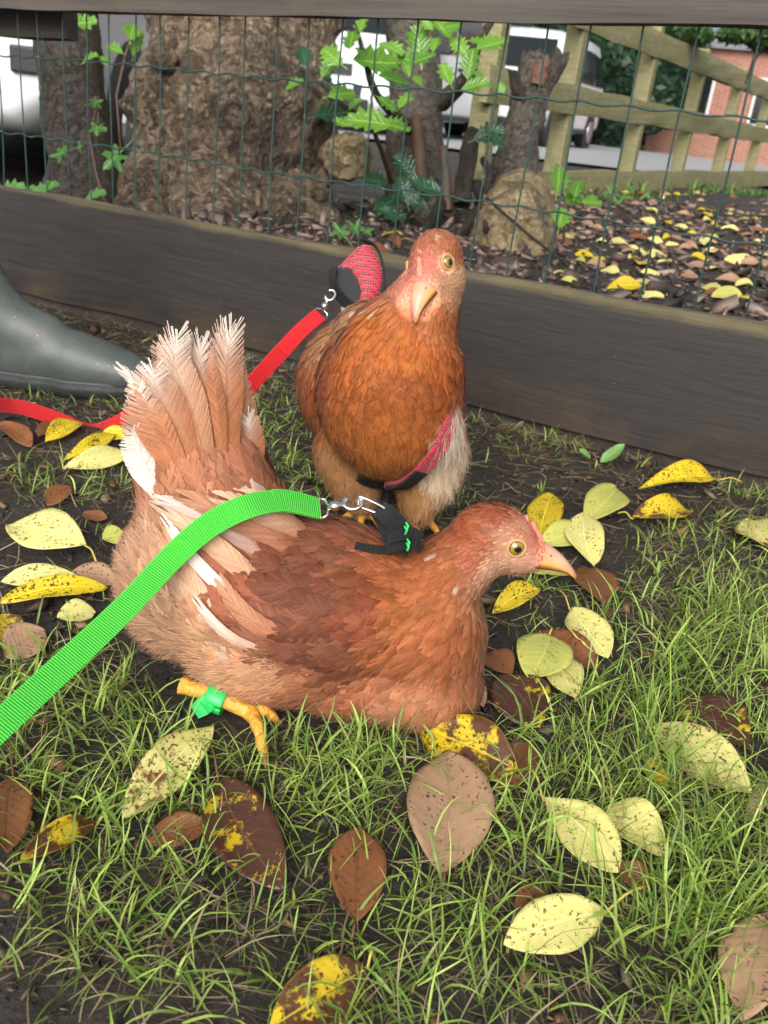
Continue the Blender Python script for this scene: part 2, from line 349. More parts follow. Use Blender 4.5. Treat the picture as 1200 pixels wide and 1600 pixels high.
t2 = empty('dark_tree', at(125, 380, 2.75), 'dark smooth tree trunk at the left beside the white vehicle', 'tree')
trunk_mesh('trunk', [at(130, 420, 2.75), at(135, 330, 2.75), at(124, 230, 2.75), at(112, 120, 2.75), at(100, 0, 2.75), at(95, -250, 2.75)], [.17, .125, .10, .098, .098, .095], BARK2, t2, .05, 21, 64, 60, .25, 4)
trunk_mesh('limb', [at(75, 25, 2.8), at(20, 18, 2.7), at(-60, 5, 2.6)], [.06, .045, .04], BARK2, t2, .15, 23, 32, 20)

hol = empty('holly_tree', at(645, 400, 3.0), 'grey stemmed holly with bright spiny green leaves behind the mesh', 'tree')
trunk_mesh('trunk', [at(655, 420, 3.0), at(652, 300, 3.0), at(648, 200, 3.0), at(650, 120, 3.0), at(640, 20, 3.0), at(625, -200, 3.0)], [.135, .105, .093, .085, .085, .08], BARK3, hol, .05, 41, 48, 50, .2, 4)
trunk_mesh('stem', [at(660, 300, 2.85), at(655, 240, 2.83), at(651, 185, 2.85)], [.022, .02, .018], plain('red_stem', (.10, .055, .036), .7, 0, .4, 60, .004), hol, .06, 43, 16, 20)
trunk_mesh('branch', [at(690, 160, 2.95), at(730, 120, 2.8), at(745, 70, 2.7), at(770, 30, 2.65)], [.03, .022, .016, .01], BARK3, hol, .06, 44, 16, 24)
trunk_mesh('branch', [at(640, 200, 2.9), at(590, 150, 2.6), at(570, 90, 2.5), at(556, 40, 2.45)], [.02, .012, .008, .004], BARK3, hol, .05, 45, 12, 24)
trunk_mesh('branch', [at(640, 190, 2.9), at(560, 180, 2.6), at(500, 130, 2.5)], [.014, .009, .004], BARK3, hol, .05, 46, 12, 24)
trunk_mesh('branch', [at(612, 285, 2.75), at(598, 240, 2.6), at(585, 205, 2.5), at(580, 150, 2.45)], [.008, .0075, .006, .003], plain('twig', (.10, .055, .035), .6), hol, .05, 47, 10, 24)

st = empty('cut_stump', at(815, 400, 2.85), 'forked grey stump with torn reddish cut top beside the pale root', 'stump')
trunk_mesh('trunk', [at(795, 360, 2.85), at(800, 290, 2.85), at(812, 220, 2.85), at(830, 150, 2.85), at(846, 100, 2.85)], [.12, .085, .062, .06, .062], BARK3, st, .08, 51, 48, 60, .25, 3, .03)
trunk_mesh('stub', [at(822, 165, 2.82), at(808, 140, 2.8), at(802, 112, 2.79)], [.02, .018, .016], BARK2, st, .08, 52, 14, 14, None, 0, .01)
trunk_mesh('stub', [at(845, 140, 2.85), at(868, 105, 2.83), at(876, 85, 2.83)], [.035, .03, .022], BARK3, st, .1, 53, 20, 16, None, 0, .02)
trunk_mesh('torn_wood', [at(838, 135, 2.79), at(846, 112, 2.79), at(850, 97, 2.81)], [.018, .026, .018], plain('torn_wood', (.15, .075, .045), .85, 0, .7, 90, .008), st, .25, 54, 20, 16, None, 0, .03)
trunk_mesh('stub', [at(722, 320, 2.75), at(728, 270, 2.75), at(735, 225, 2.74), at(742, 203, 2.74)], [.03, .026, .026, .02], BARK2, st, .12, 55, 20, 24, None, 1, .015)
trunk_mesh('stub', [at(700, 330, 2.8), at(696, 270, 2.8), at(692, 232, 2.8)], [.016, .014, .01], plain('red_stub', (.10, .06, .04), .7, 0, .4, 60, .004), st, .1, 56, 12, 16, None, 0, .01)
for k, (a, b, r) in enumerate([((745, 290), (760, 360), .02), ((765, 300), (715, 370), .016), ((755, 250), (760, 300), .012), ((640, 330), (560, 395), .014), ((690, 320), (640, 390), .02)]):
    e0 = at(*a, 2.8); e1 = at(*b, 2.5); trunk_mesh('root', [e0, e0 * .5 + e1 * .5 + np.array([.01, 0, .01]), e1], [r, r * .8, r * .5], BARK2, st, .1, 60 + k, 12, 16)
pr = empty('pale_root_boss', at(805, 420, 2.55), 'pale tan swollen root boss behind the wire under the cut stump', 'root')
trunk_mesh('boss', [at(795, 470, 2.6), at(797, 420, 2.6), at(803, 365, 2.62), at(812, 312, 2.7), at(815, 288, 2.75)], [.15, .14, .118, .09, .04], ROOTM, pr, .07, 71, 60, 60, None, 6)
m = MB(); m.tube([at(760, 310, 2.5), at(830, 370, 2.4), at(900, 425, 2.25), at(955, 465, 2.1)], [.004, .0045, .004, .003], 6)
tag(m.build('fallen_twig', BARK2, smooth=True), 'thin brown twig lying across the bed in front of the pale root', 'twig')

# holly leaves -------------------------------------------------------
def holly_leaf(seed, spines=5):
    rg = np.random.RandomState(seed); nl = 2 * spines + 1; V = []; UVs = []
    for i in range(nl):
        t = i / (nl - 1); w_ = math.sin(math.pi * min(1, t * .97 + .015)) ** .75 * .30
        wo_ = w_ * (1.28 if i % 2 else .72) if 0 < i < nl - 1 else .01
        for s in (-1, -.5, 0, .5, 1):
            V.append((t - (.03 if i % 2 == 0 else -.03) * abs(s), s * wo_, .10 * abs(s) * wo_ * 6 * .5 + .05 * math.sin(3 * t + seed) * 1 + (.05 * rg.uniform(-1, 1) if abs(s) == 1 else 0))); UVs.append((s, t))
    F = [(i * 5 + j, i * 5 + j + 1, (i + 1) * 5 + j + 1, (i + 1) * 5 + j) for i in range(nl - 1) for j in range(4)]
    k = len(V); V += [(-.22, -.012, .01), (-.22, .012, .01), (.02, .012, .0), (.02, -.012, .0)]; UVs += [(0, 0)] * 4; F.append((k, k + 1, k + 2, k + 3))
    me = bpy.data.meshes.new('leaf'); me.from_pydata(V, [], F); me.update(); o = fin('leaf', me, None, None, True, None, UVs); COL.objects.unlink(o); bpy.data.objects.remove(o); return me
def green_leaf_mat(name, c0, c1, rough):
    n = NT(name); uvn = n.attr('UVv', 'Vector'); s = n.new('ShaderNodeSeparateXYZ', i_0=uvn); ab = n.math('ABSOLUTE', s.outputs[0])
    f = n.noise(25, 4, .6, n.obj()); rnd = n.new('ShaderNodeObjectInfo').outputs['Random']
    c = n.mix(n.math('MULTIPLY', n.math('ADD', f, rnd), .5), c0, c1); c = n.mix(n.mapr(ab, 0, .09, .6, 0), c, [min(1, q * 1.8 + .05) for q in c1])
    wv = n.math('SINE', n.math('MULTIPLY', n.math('SUBTRACT', s.outputs[1], n.math('MULTIPLY', ab, .25)), 42)); n.bump(wv, .25, .004)
    tr = n.new('ShaderNodeBsdfTranslucent', i_Color=c); ms = n.new('ShaderNodeMixShader', i_0=.3); n.set(Base_Color=c, Roughness=rough)
    n.t.links.new(n.b.outputs[0], ms.inputs[1]); n.t.links.new(tr.outputs[0], ms.inputs[2]); n.t.links.new(ms.outputs[0], n.out.inputs[0]); return n.m
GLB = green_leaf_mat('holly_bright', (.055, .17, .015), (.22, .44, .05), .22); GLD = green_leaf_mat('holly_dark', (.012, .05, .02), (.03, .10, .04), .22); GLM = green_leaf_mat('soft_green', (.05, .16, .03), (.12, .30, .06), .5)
HL = [holly_leaf(i, 4 + i % 3) for i in range(4)]
def place_leaf(me, mat, parent, px, py, depth, Lpx, ang, rg, tilt=.5, name='leaf'):
    me2 = me if mat.name in [m.name for m in me.materials] else None
    key = (me.name, mat.name)
    if key not in LC:
        c = me.copy(); c.materials.clear(); c.materials.append(mat); LC[key] = c
    L = Lpx / FPX * depth; x = RT * math.cos(ang) + UP * math.sin(ang); z = unit(-FW + RT * rg.uniform(-tilt, tilt) + UP * rg.uniform(-.1, tilt * 1.3)); x = unit(x - z * (x @ z)); y = np.cross(z, x)
    o = bpy.data.objects.new(name, LC[key]); c = at(px, py, depth) - x * L * .5
    M = Matrix((x * L, y * L, z * L)).transposed().to_4x4(); M.translation = Vector(c); o.matrix_basis = M; link(o, parent); return o
LC = {}; rg = np.random.RandomState(9)
ZX = lambda x, y: (440 + x / 2.857, 20 + y / 2.857)
hl = [(100, 200, 90, -1.4, 0), (225, 195, 110, 2.4, 1), (215, 235, 90, .9, 1), (310, 120, 100, 1.6, 1), (360, 62, 80, 1.3, 1), (270, 365, 110, .5, 1), (225, 450, 120, .3, 0), (430, 215, 170, .2, 1), (370, 190, 90, 2.2, 1), (495, 165, 100, -.6, 1),
      (505, 300, 120, .2, 1), (550, 390, 80, 1.2, 1), (470, 410, 75, -.6, 1), (385, 490, 160, 3.0, 1), (510, 505, 110, -.4, 1), (270, 490, 70, 2.8, 1), (330, 410, 60, .6, 1), (610, 130, 130, 1.7, 1), (630, 205, 100, .4, 1), (560, 205, 80, 2.5, 1),
      (715, 75, 110, 2.0, 1), (760, 60, 70, .3, 1), (795, 150, 90, -.9, 1), (735, 270, 90, 1.9, 1), (845, 225, 110, 1.4, 1), (880, 285, 50, -1, 1), (940, 140, 120, .5, 1), (875, 125, 70, 2.6, 1), (870, 330, 100, 0, 1), (980, 335, 50, 2, 1), (790, 20, 70, 1, 1), (650, 50, 60, 2.4, 1), (690, 140, 70, 1.4, 1),
      (930, 540, 110, .3, 0), (550, 680, 110, 2.2, 0), (640, 770, 120, 2.9, 0), (545, 790, 110, 1.8, 0), (470, 860, 120, 1.1, 0), (420, 750, 100, .1, 0), (500, 900, 100, -.5, 0), (190, 280, 70, -1, 0), (60, 320, 70, .4, 1), (955, 570, 90, -.6, 0), (600, 840, 90, 2.4, 0), (740, 30, 60, 1.2, 1), (600, 300, 60, 2.2, 1), (560, 250, 60, -1.2, 1)]
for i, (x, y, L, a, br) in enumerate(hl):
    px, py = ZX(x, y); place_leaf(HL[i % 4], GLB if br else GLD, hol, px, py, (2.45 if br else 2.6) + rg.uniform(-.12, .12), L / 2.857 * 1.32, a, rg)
def lobed(seed):
    pts = []
    for i in range(41):
        a = -math.pi + 2 * math.pi * i / 40; r = .5 * (.62 + .25 * math.cos(5 * a) + .06 * math.cos(23 * a)) * (1 - .25 * (math.cos(a) < -.8)); pts.append((.5 + r * math.cos(a), r * math.sin(a), .06 * math.cos(3 * a + seed)))
    V = [(.5, 0, .03)] + pts[:-1]; F = [(0, i + 1, (i + 1) % 40 + 1) for i in range(40)]
    V += [(-.3, -.012, 0), (-.3, .012, 0), (.3, .012, .01), (.3, -.012, .01)]; F.append((41, 42, 43, 44))
    me = bpy.data.meshes.new('leaf'); me.from_pydata(V, [], F); me.update(); a = me.attributes.new('UVv', 'FLOAT_VECTOR', 'POINT'); a.data.foreach_set('vector', np.array([((v[1] * 2), v[0], 0) for v in V], np.float32).ravel()); return me
LB = [lobed(i) for i in range(2)]
def sprig(label, stem, leaves, depth, meshes, mat, cat='sapling', name='green_sapling'):
    t = empty(name, at(*stem[0], depth), label, cat); m = MB(); m.tube([at(*p, depth + .02) for p in stem], [.004] * (len(stem) - 1) + [.002], 6); m.build('stem', bpy.data.materials['twig'], t, True)
    for i, (x, y, L, a) in enumerate(leaves): place_leaf(meshes[i % len(meshes)], mat, t, x, y, depth + rg.uniform(-.04, .04), L, a, rg)
sprig('ivy seedling with two lobed leaves in front of the dark trunk', [(170, 335), (150, 270), (140, 215), (155, 150)], [(95, 240, 42, 3.4), (180, 247, 58, 3.9), (125, 228, 24, 2), (152, 200, 40, -1.5), (150, 160, 26, .4)], 2.42, LB, GLM)
sprig('glossy leaved shoot at the top left edge of the thick trunk', [(190, 250), (182, 150), (195, 90), (210, 40)], [(178, 78, 32, 2.6), (206, 50, 44, 1.4), (216, 68, 40, 1.1), (132, 34, 42, .3), (142, 92, 30, .2), (165, 95, 22, -.5)], 2.5, HL, GLB)
sprig('small lobed sapling leaves behind the red harness tab', [(548, 400), (545, 360), (540, 345)], [(532, 362, 42, 2.2), (556, 356, 34, 1.2), (575, 362, 24, .2)], 2.2, LB, GLM)
sprig('bright green shoot to the right of the pale root boss', [(880, 380), (884, 330), (876, 285)], [(872, 280, 56, 1.3), (902, 295, 36, 1.4), (895, 313, 40, .3), (925, 317, 36, .1), (876, 340, 52, 1.3)], 2.35, HL[1:2], GLB)
sprig('low green weed at the foot of the left white vehicle', [(60, 320), (70, 300), (75, 290)], [(20, 299, 50, .1), (75, 297, 44, .6), (60, 303, 36, 2.6), (150, 308, 40, .2)], 2.35, HL[:1], GLM)

# ------------------------------------------------------------------ far post and rail fence
n = NT('green_timber'); o_ = n.geo(); gg = n.noise(1, 6, .65, n.vmul(o_, (18, 18, 90))); bb = n.noise(3, 5, .6, o_)
cc = n.mix(n.mapr(gg, .3, .7, 0, 1), (.19, .175, .085), (.33, .30, .165)); cc = n.mix(n.mapr(bb, .45, .7, 0, .8), cc, (.19, .21, .075)); n.bump(gg, .4, .004)
GT = n.set(Base_Color=cc, Roughness=.8, Specular_IOR_Level=.3)
Q1 = at(882, 262, 4.2); dv = ray(1500, 263); FD = unit(np.array([dv[0], dv[1], 0])); FN = np.array([-FD[1], FD[0], 0])
ff = empty('rail_fence', (Q1[0], Q1[1], .18), 'pale green weathered post and rail fence in front of the parked vans', 'fence')
z0 = .175
for k, s in enumerate((-.85, 0, 1.15, 2.3, 3.55, 4.9, 6.3, 7.7)):
    c = Q1 + FD * s; m = MB(); Mx = Matrix.Translation((c[0] + FN[0] * .05, c[1] + FN[1] * .05, z0 + .42)) @ Matrix.Rotation(math.atan2(FD[1], FD[0]) + .03 * k, 4, 'Z'); m.box((0, 0, 0), (.042, .042, .44), Mx); m.build('post', GT, ff, bevel=.006)
for zz, hh, nm in ((-.01, .135, 'kick_board'), (.37, .12, 'middle_rail'), (.71, .12, 'top_rail')):
    s0, s1 = -.95, 9.0
    plank(nm, GT, ff, [Q1[0] + FD[0] * s0, Q1[1] + FD[1] * s0, z0 + zz], [Q1[0] + FD[0] * s1, Q1[1] + FD[1] * s1, z0 + zz], hh, hh, .038, int(zz * 100) + 90, 30, .006)
V = []; F = []
for i in range(330):
    s = -.9 + i * .03; c = Q1 + FD * s - FN * .012
    for zz in (.02, .8): V += [(c[0] - FD[0] * .0007, c[1] - FD[1] * .0007, z0 + zz), (c[0] + FD[0] * .0007, c[1] + FD[1] * .0007, z0 + zz)]
    b = i * 4; F.append((b, b + 1, b + 3, b + 2))
tag(fast('fine_mesh', V, F, WIRE, ff), kind='stuff')

# ------------------------------------------------------------------ parked vans
WHT = plain('white_paint', (.74, .76, .79), .22, 0, .03, 3); GLS = plain('dark_glass', (.012, .016, .018), .08, 0, .2, 2); BLK = plain('black_plastic', (.018, .018, .02), .5, 0, .2, 20); TYR = plain('tyre_rubber', (.015, .015, .016), .8); LMP = plain('lamp_glass', (.10, .11, .12), .1); SIL = plain('wheel_silver', (.35, .36, .37), .35, .7)
def make_van():
    t = empty('parked_van', (0, 0, 0), '', 'van')
    # stations along x (front at +x): x, z_low, z_belt, z_roof, half width low, belt, roof
    S = [(2.20, .38, .62, .80, .62, .66, .60), (2.12, .28, .66, .93, .80, .82, .72), (1.85, .24, .80, 1.02, .88, .89, .76), (1.35, .24, .98, 1.12, .90, .91, .78), (.72, .24, 1.05, 1.72, .90, .91, .70), (.35, .24, 1.05, 1.84, .90, .91, .70), (-.8, .24, 1.05, 1.88, .90, .91, .71), (-1.9, .26, 1.05, 1.84, .90, .91, .70), (-2.12, .30, 1.02, 1.74, .88, .89, .67), (-2.2, .36, .95, 1.55, .84, .85, .64)]
    V = []; F = []
    for x, zl, zb, zr, wl, wb, wr in S:
        ring = [(wl * .8, zl), (wl, zl + .1), (wb, (zl + zb) / 2), (wb, zb), (wr + (wb - wr) * .25, zb + (zr - zb) * .75), (wr, zr - .03), (wr * .7, zr + .015), (0, zr + .03)]
        for y, z in ring: V.append((x, y, z))
        for y, z in ring[-2::-1]: V.append((x, -y, z))
    k = 15
    for i in range(len(S) - 1):
        for j in range(k): F.append((i * k + j, i * k + (j + 1) % k, (i + 1) * k + (j + 1) % k, (i + 1) * k + j))
    F += [tuple(range(k))[::-1], tuple(range((len(S) - 1) * k, len(S) * k))]
    me = bpy.data.meshes.new('body'); me.from_pydata(V, [], F); me.update(); b = fin('body', me, WHT, t, True); md = b.modifiers.new('bv', 'BEVEL'); md.width = .03; md.segments = 2
    def panel(nm, pts, mat, th=.012):
        m = MB(); P = [Vector(q) for q in pts]; nrm = (P[1] - P[0]).cross(P[2] - P[0]).normalized(); kk = len(P)
        m.add([q + nrm * th for q in P] + [q - nrm * .02 for q in P], [tuple(range(kk))] + [(i, kk + i, kk + (i + 1) % kk, (i + 1) % kk) for i in range(kk)]); return m.build(nm, mat, t)
    panel('windscreen', [(1.31, .72, 1.19), (.80, .60, 1.68), (.80, -.60, 1.68), (1.31, -.72, 1.19)], GLS)
    for s in (1, -1):
        for nm, q in (('side_window', [(1.05, .905, 1.10), (.05, .905, 1.10), (.05, .775, 1.66), (.62, .785, 1.62)]), ('side_window', [(-.05, .905, 1.10), (-1.1, .905, 1.10), (-1.1, .775, 1.66), (-.05, .775, 1.66)]), ('side_window', [(-1.22, .905, 1.10), (-1.95, .90, 1.12), (-1.92, .775, 1.60), (-1.22, .775, 1.66)])):
            q = [(x, y * s, z) for x, y, z in q]; panel(nm, q if s < 0 else q[::-1], GLS, .012) if False else panel(nm, q[::-1] if s < 0 else q, GLS, .012)
        panel('headlamp', [(2.165, .45 * s, .72), (1.98, .83 * s, .78), (1.93, .82 * s, .95), (2.13, .47 * s, .88)][::(1 if s > 0 else -1)], LMP, .03)
        panel('fog_lamp_recess', [(2.20, .40 * s, .40), (2.12, .72 * s, .42), (2.12, .72 * s, .58), (2.20, .42 * s, .56)][::(1 if s > 0 else -1)], BLK, .03)
        m = MB(); m.box((-.0, .915 * s, .30), (.95, .012, .03)); m.build('side_trim', BLK, t, bevel=.006)
        m = MB(); m.box((-.1, .925 * s, .93), (.11, .015, .02)); m.build('door_handle', BLK, t, bevel=.006)
        m = MB(); m.box((-2.205, .76 * s, .56), (.02, .07, .05)); m.build('rear_reflector', BLK, t, bevel=.01)
        m = MB(); m.box((.85, 1.0 * s, 1.14), (.06, .11, .09)); m.build('wing_mirror', BLK, t, bevel=.03)
        for x in (1.38, -1.35):
            m = MB(); m.tube([(x, (.70) * s, .31), (x, .74 * s, .31), (x, .88 * s, .31), (x, .92 * s, .31)], [.27, .31, .31, .27], 24); wh = m.build('wheel', TYR, t, True)
            m = MB(); m.tube([(x, .90 * s, .31), (x, .935 * s, .31), (x, .945 * s, .31)], [.2, .19, .05], 20); m.build('hub_cap', SIL, wh)
            m = MB(); m.tube([(x, .86 * s, .33), (x, .912 * s, .33)], [.37, .37], 24); m.build('wheel_arch', BLK, t)
    panel('grille', [(2.225, .38, .66), (2.225, -.38, .66), (2.19, -.38, .78), (2.19, .38, .78)][::-1], BLK, .02)
    m = MB(); m.box((2.19, 0, .34), (.03, .62, .07)); m.build('bumper_intake', BLK, t, bevel=.02)
    return t
def copy_tree(o, parent=None):
    c = o.copy(); COL.objects.link(c)
    if parent is not None: c.parent = parent
    for ch in [q for q in bpy.data.objects if q.parent == o]: copy_tree(ch, c)
    return c
v1 = make_van(); v2 = copy_tree(v1); v3 = copy_tree(v1)
def park(v, px, py, depth, head, z, label):
    p = at(px, py, depth); v.location = (p[0], p[1], z); v.rotation_euler = (0, 0, head); v['label'] = label; v['group'] = 'white vans parked beyond the far fence'
park(v1, 618, 150, 13.0, R_(-112), .10, 'white van partly hidden by the holly stems, its windscreen above the rail')
park(v2, 826, 150, 16.4, R_(-112), .10, 'white van behind the pale rail fence, rightmost of the three')
park(v3, 0, 150, 6.0, R_(90), -.06, 'white van at the left edge beside the dark trunk')

v3.location = (-2.37, 6.1, -.06)
# ------------------------------------------------------------------ brick house
BRK = NT('brick'); br = BRK.new('ShaderNodeTexBrick', i_Scale=4.5); br.inputs['Color1'].default_value = (.36, .15, .10, 1); br.inputs['Color2'].default_value = (.28, .11, .075, 1); br.inputs['Mortar'].default_value = (.4, .33, .28, 1); br.inputs['Mortar Size'].default_value = .014
sp = BRK.new('ShaderNodeSeparateXYZ', i_0=BRK.obj()); cb = BRK.new('ShaderNodeCombineXYZ', i_0=BRK.math('ADD', sp.outputs[0], sp.outputs[1]), i_1=sp.outputs[2]); BRK.put(br.inputs['Vector'], cb); BRK.put(br.inputs['Scale'], 4.5)
BRK = BRK.set(Base_Color=br.outputs[0], Roughness=.85)
SLT = plain('slate', (.22, .23, .26), .6, 0, .3, 6); STN = plain('stone', (.42, .36, .28), .8)
hx = at(1235, 190, 24); hs_ = empty('brick_house', (hx[0], hx[1], .1), 'red brick house with grey slate roof far behind the rail fence', 'house')
Mh = Matrix.Translation((hx[0], hx[1], 0)) @ Matrix.Rotation(R_(-24), 4, 'Z')
m = MB(); m.box((0, 0, 1.35), (3.2, 2.4, 1.3), Mh); m.build('wall', BRK, hs_)
m = MB(); m.box((1.9, .3, 3.4), (1.6, 1.6, 1.4), Mh); m.build('wall', BRK, hs_)
m = MB(); R8 = [Mh @ Vector(q) for q in ((-3.4, -2.6, 2.6), (3.4, -2.6, 2.6), (3.4, 2.6, 2.6), (-3.4, 2.6, 2.6), (-3.4, 0, 3.7), (3.4, 0, 3.7))]
m.add(R8, [(0, 1, 5, 4), (2, 3, 4, 5), (0, 4, 3), (1, 2, 5), (3, 2, 1, 0)]); rf = m.build('roof', SLT, hs_)
m = MB(); m.box((-2.7, 0, 3.8), (.32, .32, .75), Mh); m.build('chimney', STN, rf, bevel=.03)
for x in (-2.2, -.4, 1.4):
    m = MB(); m.box((x, -2.43, 1.5), (.42, .04, .55), Mh); wn = m.build('window', plain('white_frame', (.7, .7, .7), .5), hs_, bevel=.01)
    m = MB(); m.box((x, -2.475, 1.5), (.35, .01, .48), Mh); m.build('pane', GLS, wn)
m = MB(); m.box((-3.22, -.4, 1.1), (.03, .45, 1.0), Mh); m.build('door', BLK, hs_)

# ------------------------------------------------------------------ trees behind
def leafcloud(name, blobs, n, size, mat, parent, seed, c0, c1):
    rg = np.random.RandomState(seed); P = []; 
    vol = np.array([b[1][0] * b[1][1] * b[1][2] for b in blobs]); vol = vol / vol.sum()
    idx = rg.choice(len(blobs), n, p=vol); d = unit(rg.normal(size=(n, 3))); r = rg.uniform(.55, 1.03, (n, 1)) ** .6
    C = np.array([b[0] for b in blobs])[idx]; Rd = np.array([b[1] for b in blobs])[idx]; nz = vnoise(seed)
    P = C + d * Rd * r * (1 + .22 * nz((C + d * Rd) * 1.3)[:, None])
    a = unit(rg.normal(size=(n, 3))); b = unit(np.cross(a, rg.normal(size=(n, 3)))); s = size * rg.uniform(.6, 1.3, (n, 1))
    V = np.stack([P - a * s, P + b * s * .45, P + a * s, P - b * s * .45], 1).reshape(-1, 3)
    t = np.clip(.5 + .35 * nz(P * 2.2) + rg.uniform(-.2, .2, n), 0, 1)[:, None]; c = np.array(c0) * (1 - t) + np.array(c1) * t
    return fast(name, V, np.arange(4 * n).reshape(-1, 4), mat, parent, False, np.repeat(c, 4, 0))
n = NT('foliage'); c = n.attr('Col'); tr = n.new('ShaderNodeBsdfTranslucent', i_Color=c); ms = n.new('ShaderNodeMixShader', i_0=.35); n.set(Base_Color=c, Roughness=.5)
n.t.links.new(n.b.outputs[0], ms.inputs[1]); n.t.links.new(tr.outputs[0], ms.inputs[2]); n.t.links.new(ms.outputs[0], n.out.inputs[0]); FOL = n.m
def tree(px, py, depth, rad, h, label, seed, nl, size, c0, c1, name='leafy_tree', zc=None):
    p = at(px, py, depth); t = empty(name, (p[0], p[1], .1), label, 'tree', 'trees in the background'); rg = np.random.RandomState(seed)
    zc = h * .6 if zc is None else zc
    m = MB(); m.tube([(p[0], p[1], 0), (p[0] + .1, p[1], h * .4), (p[0] - .1, p[1] + .1, h * .8)], [.22, .16, .06], 10)
    for k in range(5):
        a = rg.uniform(0, 6.28); m.tube([(p[0], p[1], h * .35 + .1 * k), (p[0] + math.cos(a) * rad * .6, p[1] + math.sin(a) * rad * .6, h * .6 + .15 * k)], [.08, .03], 6)
    m.build('trunk', BARK2, t, True)
    bl = [((p[0] + rg.uniform(-.6, .6) * rad, p[1] + rg.uniform(-.6, .6) * rad, max(.4, zc + rg.uniform(-.45, .45) * h)), (rad * rg.uniform(.35, .6), rad * rg.uniform(.35, .6), h * rg.uniform(.14, .26))) for _ in range(14)]
    leafcloud('crown', bl, nl, size, FOL, t, seed, c0, c1)
DG0, DG1 = (.012, .035, .018), (.04, .095, .04); MG0, MG1 = (.05, .12, .03), (.16, .30, .07)
tree(985, 150, 22, 1.5, 4.4, 'dark evergreen tree between the right van and the brick house', 1, 26000, .16, DG0, DG1)
tree(880, 60, 24, 3.2, 6.0, 'dark green tree rising above the rightmost van', 2, 26000, .16, DG0, (.06, .13, .05))
tree(760, 60, 22, 3.2, 5.5, 'dark green tree behind the two right vans', 3, 22000, .16, DG0, (.05, .12, .05))
tree(1120, 40, 34, 3.8, 8.0, 'bright green tree above the slate roof of the house', 4, 26000, .2, MG0, MG1)
tree(1010, 30, 40, 4.5, 8.5, 'mid green tree far behind the top rail', 5, 22000, .24, (.03, .08, .025), (.11, .22, .06))
tree(600, 80, 24, 3.6, 6.0, 'dark tree behind the holly stems', 6, 16000, .2, DG0, DG1)
tree(60, 60, 16, 3.4, 6.0, 'dark tree behind the left van', 7, 16000, .2, DG0, DG1)
tree(1350, 60, 36, 5.0, 9.0, 'mid green tree to the right of the brick house', 8, 20000, .24, MG0, (.11, .22, .06))
tree(300, 60, 22, 4.4, 6.0, 'dark tree hidden behind the thick trunk', 9, 12000, .22, DG0, DG1)
# overhanging twig with leaves, top right
ov = at(1185, 150, 5.2); ot = empty('overhanging_branch', ov, 'leafy dark branch hanging in at the top right corner', 'branch')
m = MB(); m.tube([at(1330, -60, 5.3), at(1230, 20, 5.2), at(1180, 90, 5.2), at(1165, 130, 5.2)], [.03, .02, .012, .005], 6); m.build('stem', BARK2, ot, True)
leafcloud('foliage', [(at(1200, 55, 5.2), (.14, .3, .10)), (at(1150, 55, 5.2), (.12, .25, .05)), (at(1090, 55, 5.3), (.12, .2, .05))], 1500, .028, FOL, ot, 33, (.02, .055, .02), (.09, .18, .05))
# ================================================================== HENS
def lin(r, g, b, k=1.0):
    f = lambda c: ((c / 255 + .055) / 1.055) ** 2.4 if c > 10 else c / 255 / 12.92
    return np.array([f(r), f(g), f(b)]) * k
ALB = .95
n = NT('feather'); col = n.attr('Col'); uvn = n.attr('UVv', 'Vector'); fb = n.noise(1, 3, .7, n.vmul(uvn, (6, 60, 1)))
big = n.noise(60, 3, .6, n.geo())
c_ = n.mix(1.0, col, n.mix(fb, (.52, .50, .48), (1.42, 1.42, 1.42)), 'MULTIPLY'); c_ = n.mix(1.0, c_, n.mix(big, (.8, .78, .76), (1.18, 1.18, 1.18)), 'MULTIPLY')
tr = n.new('ShaderNodeBsdfTranslucent', i_Color=c_); ms = n.new('ShaderNodeMixShader', i_0=.18); n.bump(fb, .25, .0008)
n.set(Base_Color=c_, Roughness=.62, Specular_IOR_Level=.18, Sheen_Weight=.05, Sheen_Roughness=.4)
n.t.links.new(n.b.outputs[0], ms.inputs[1]); n.t.links.new(tr.outputs[0], ms.inputs[2]); n.t.links.new(ms.outputs[0], n.out.inputs[0]); FEA = n.m
n = NT('hen_skin'); q = n.noise(260, 4, .7, n.geo()); n.bump(q, .5, .0015); SKIN = n.set(Base_Color=n.mix(1.0, n.attr('Col'), n.mix(q, (.72, .66, .62), (1.2, 1.2, 1.2)), 'MULTIPLY'), Roughness=.6, Specular_IOR_Level=.35)
n = NT('beak_horn'); q = n.noise(120, 4, .6, n.geo()); n.bump(q, .15, .001); HORN = n.set(Base_Color=n.mix(1.0, n.attr('Col'), n.mix(q, (.8, .75, .7), (1.15, 1.15, 1.15)), 'MULTIPLY'), Roughness=.35, Subsurface_Weight=.1)
HORN.node_tree.nodes['Principled BSDF'].inputs['Subsurface Radius'].default_value = (.003, .0015, .0008)
n = NT('eye_ball'); EYE = n.set(Base_Color=n.attr('Col'), Roughness=.06, Specular_IOR_Level=.7, Coat_Weight=.6)
n = NT('leg_scale'); o_ = n.geo(); v_ = n.new('ShaderNodeTexVoronoi', i_Scale=260); n.put(v_.inputs['Vector'], n.vmul(o_, (1, 1, .6))); q = n.noise(60, 4, .6, o_)
n.bump(v_.outputs['Distance'], .7, .002); LEGM = n.set(Base_Color=n.mix(q, lin(200, 125, 40), lin(240, 185, 80)), Roughness=.5)

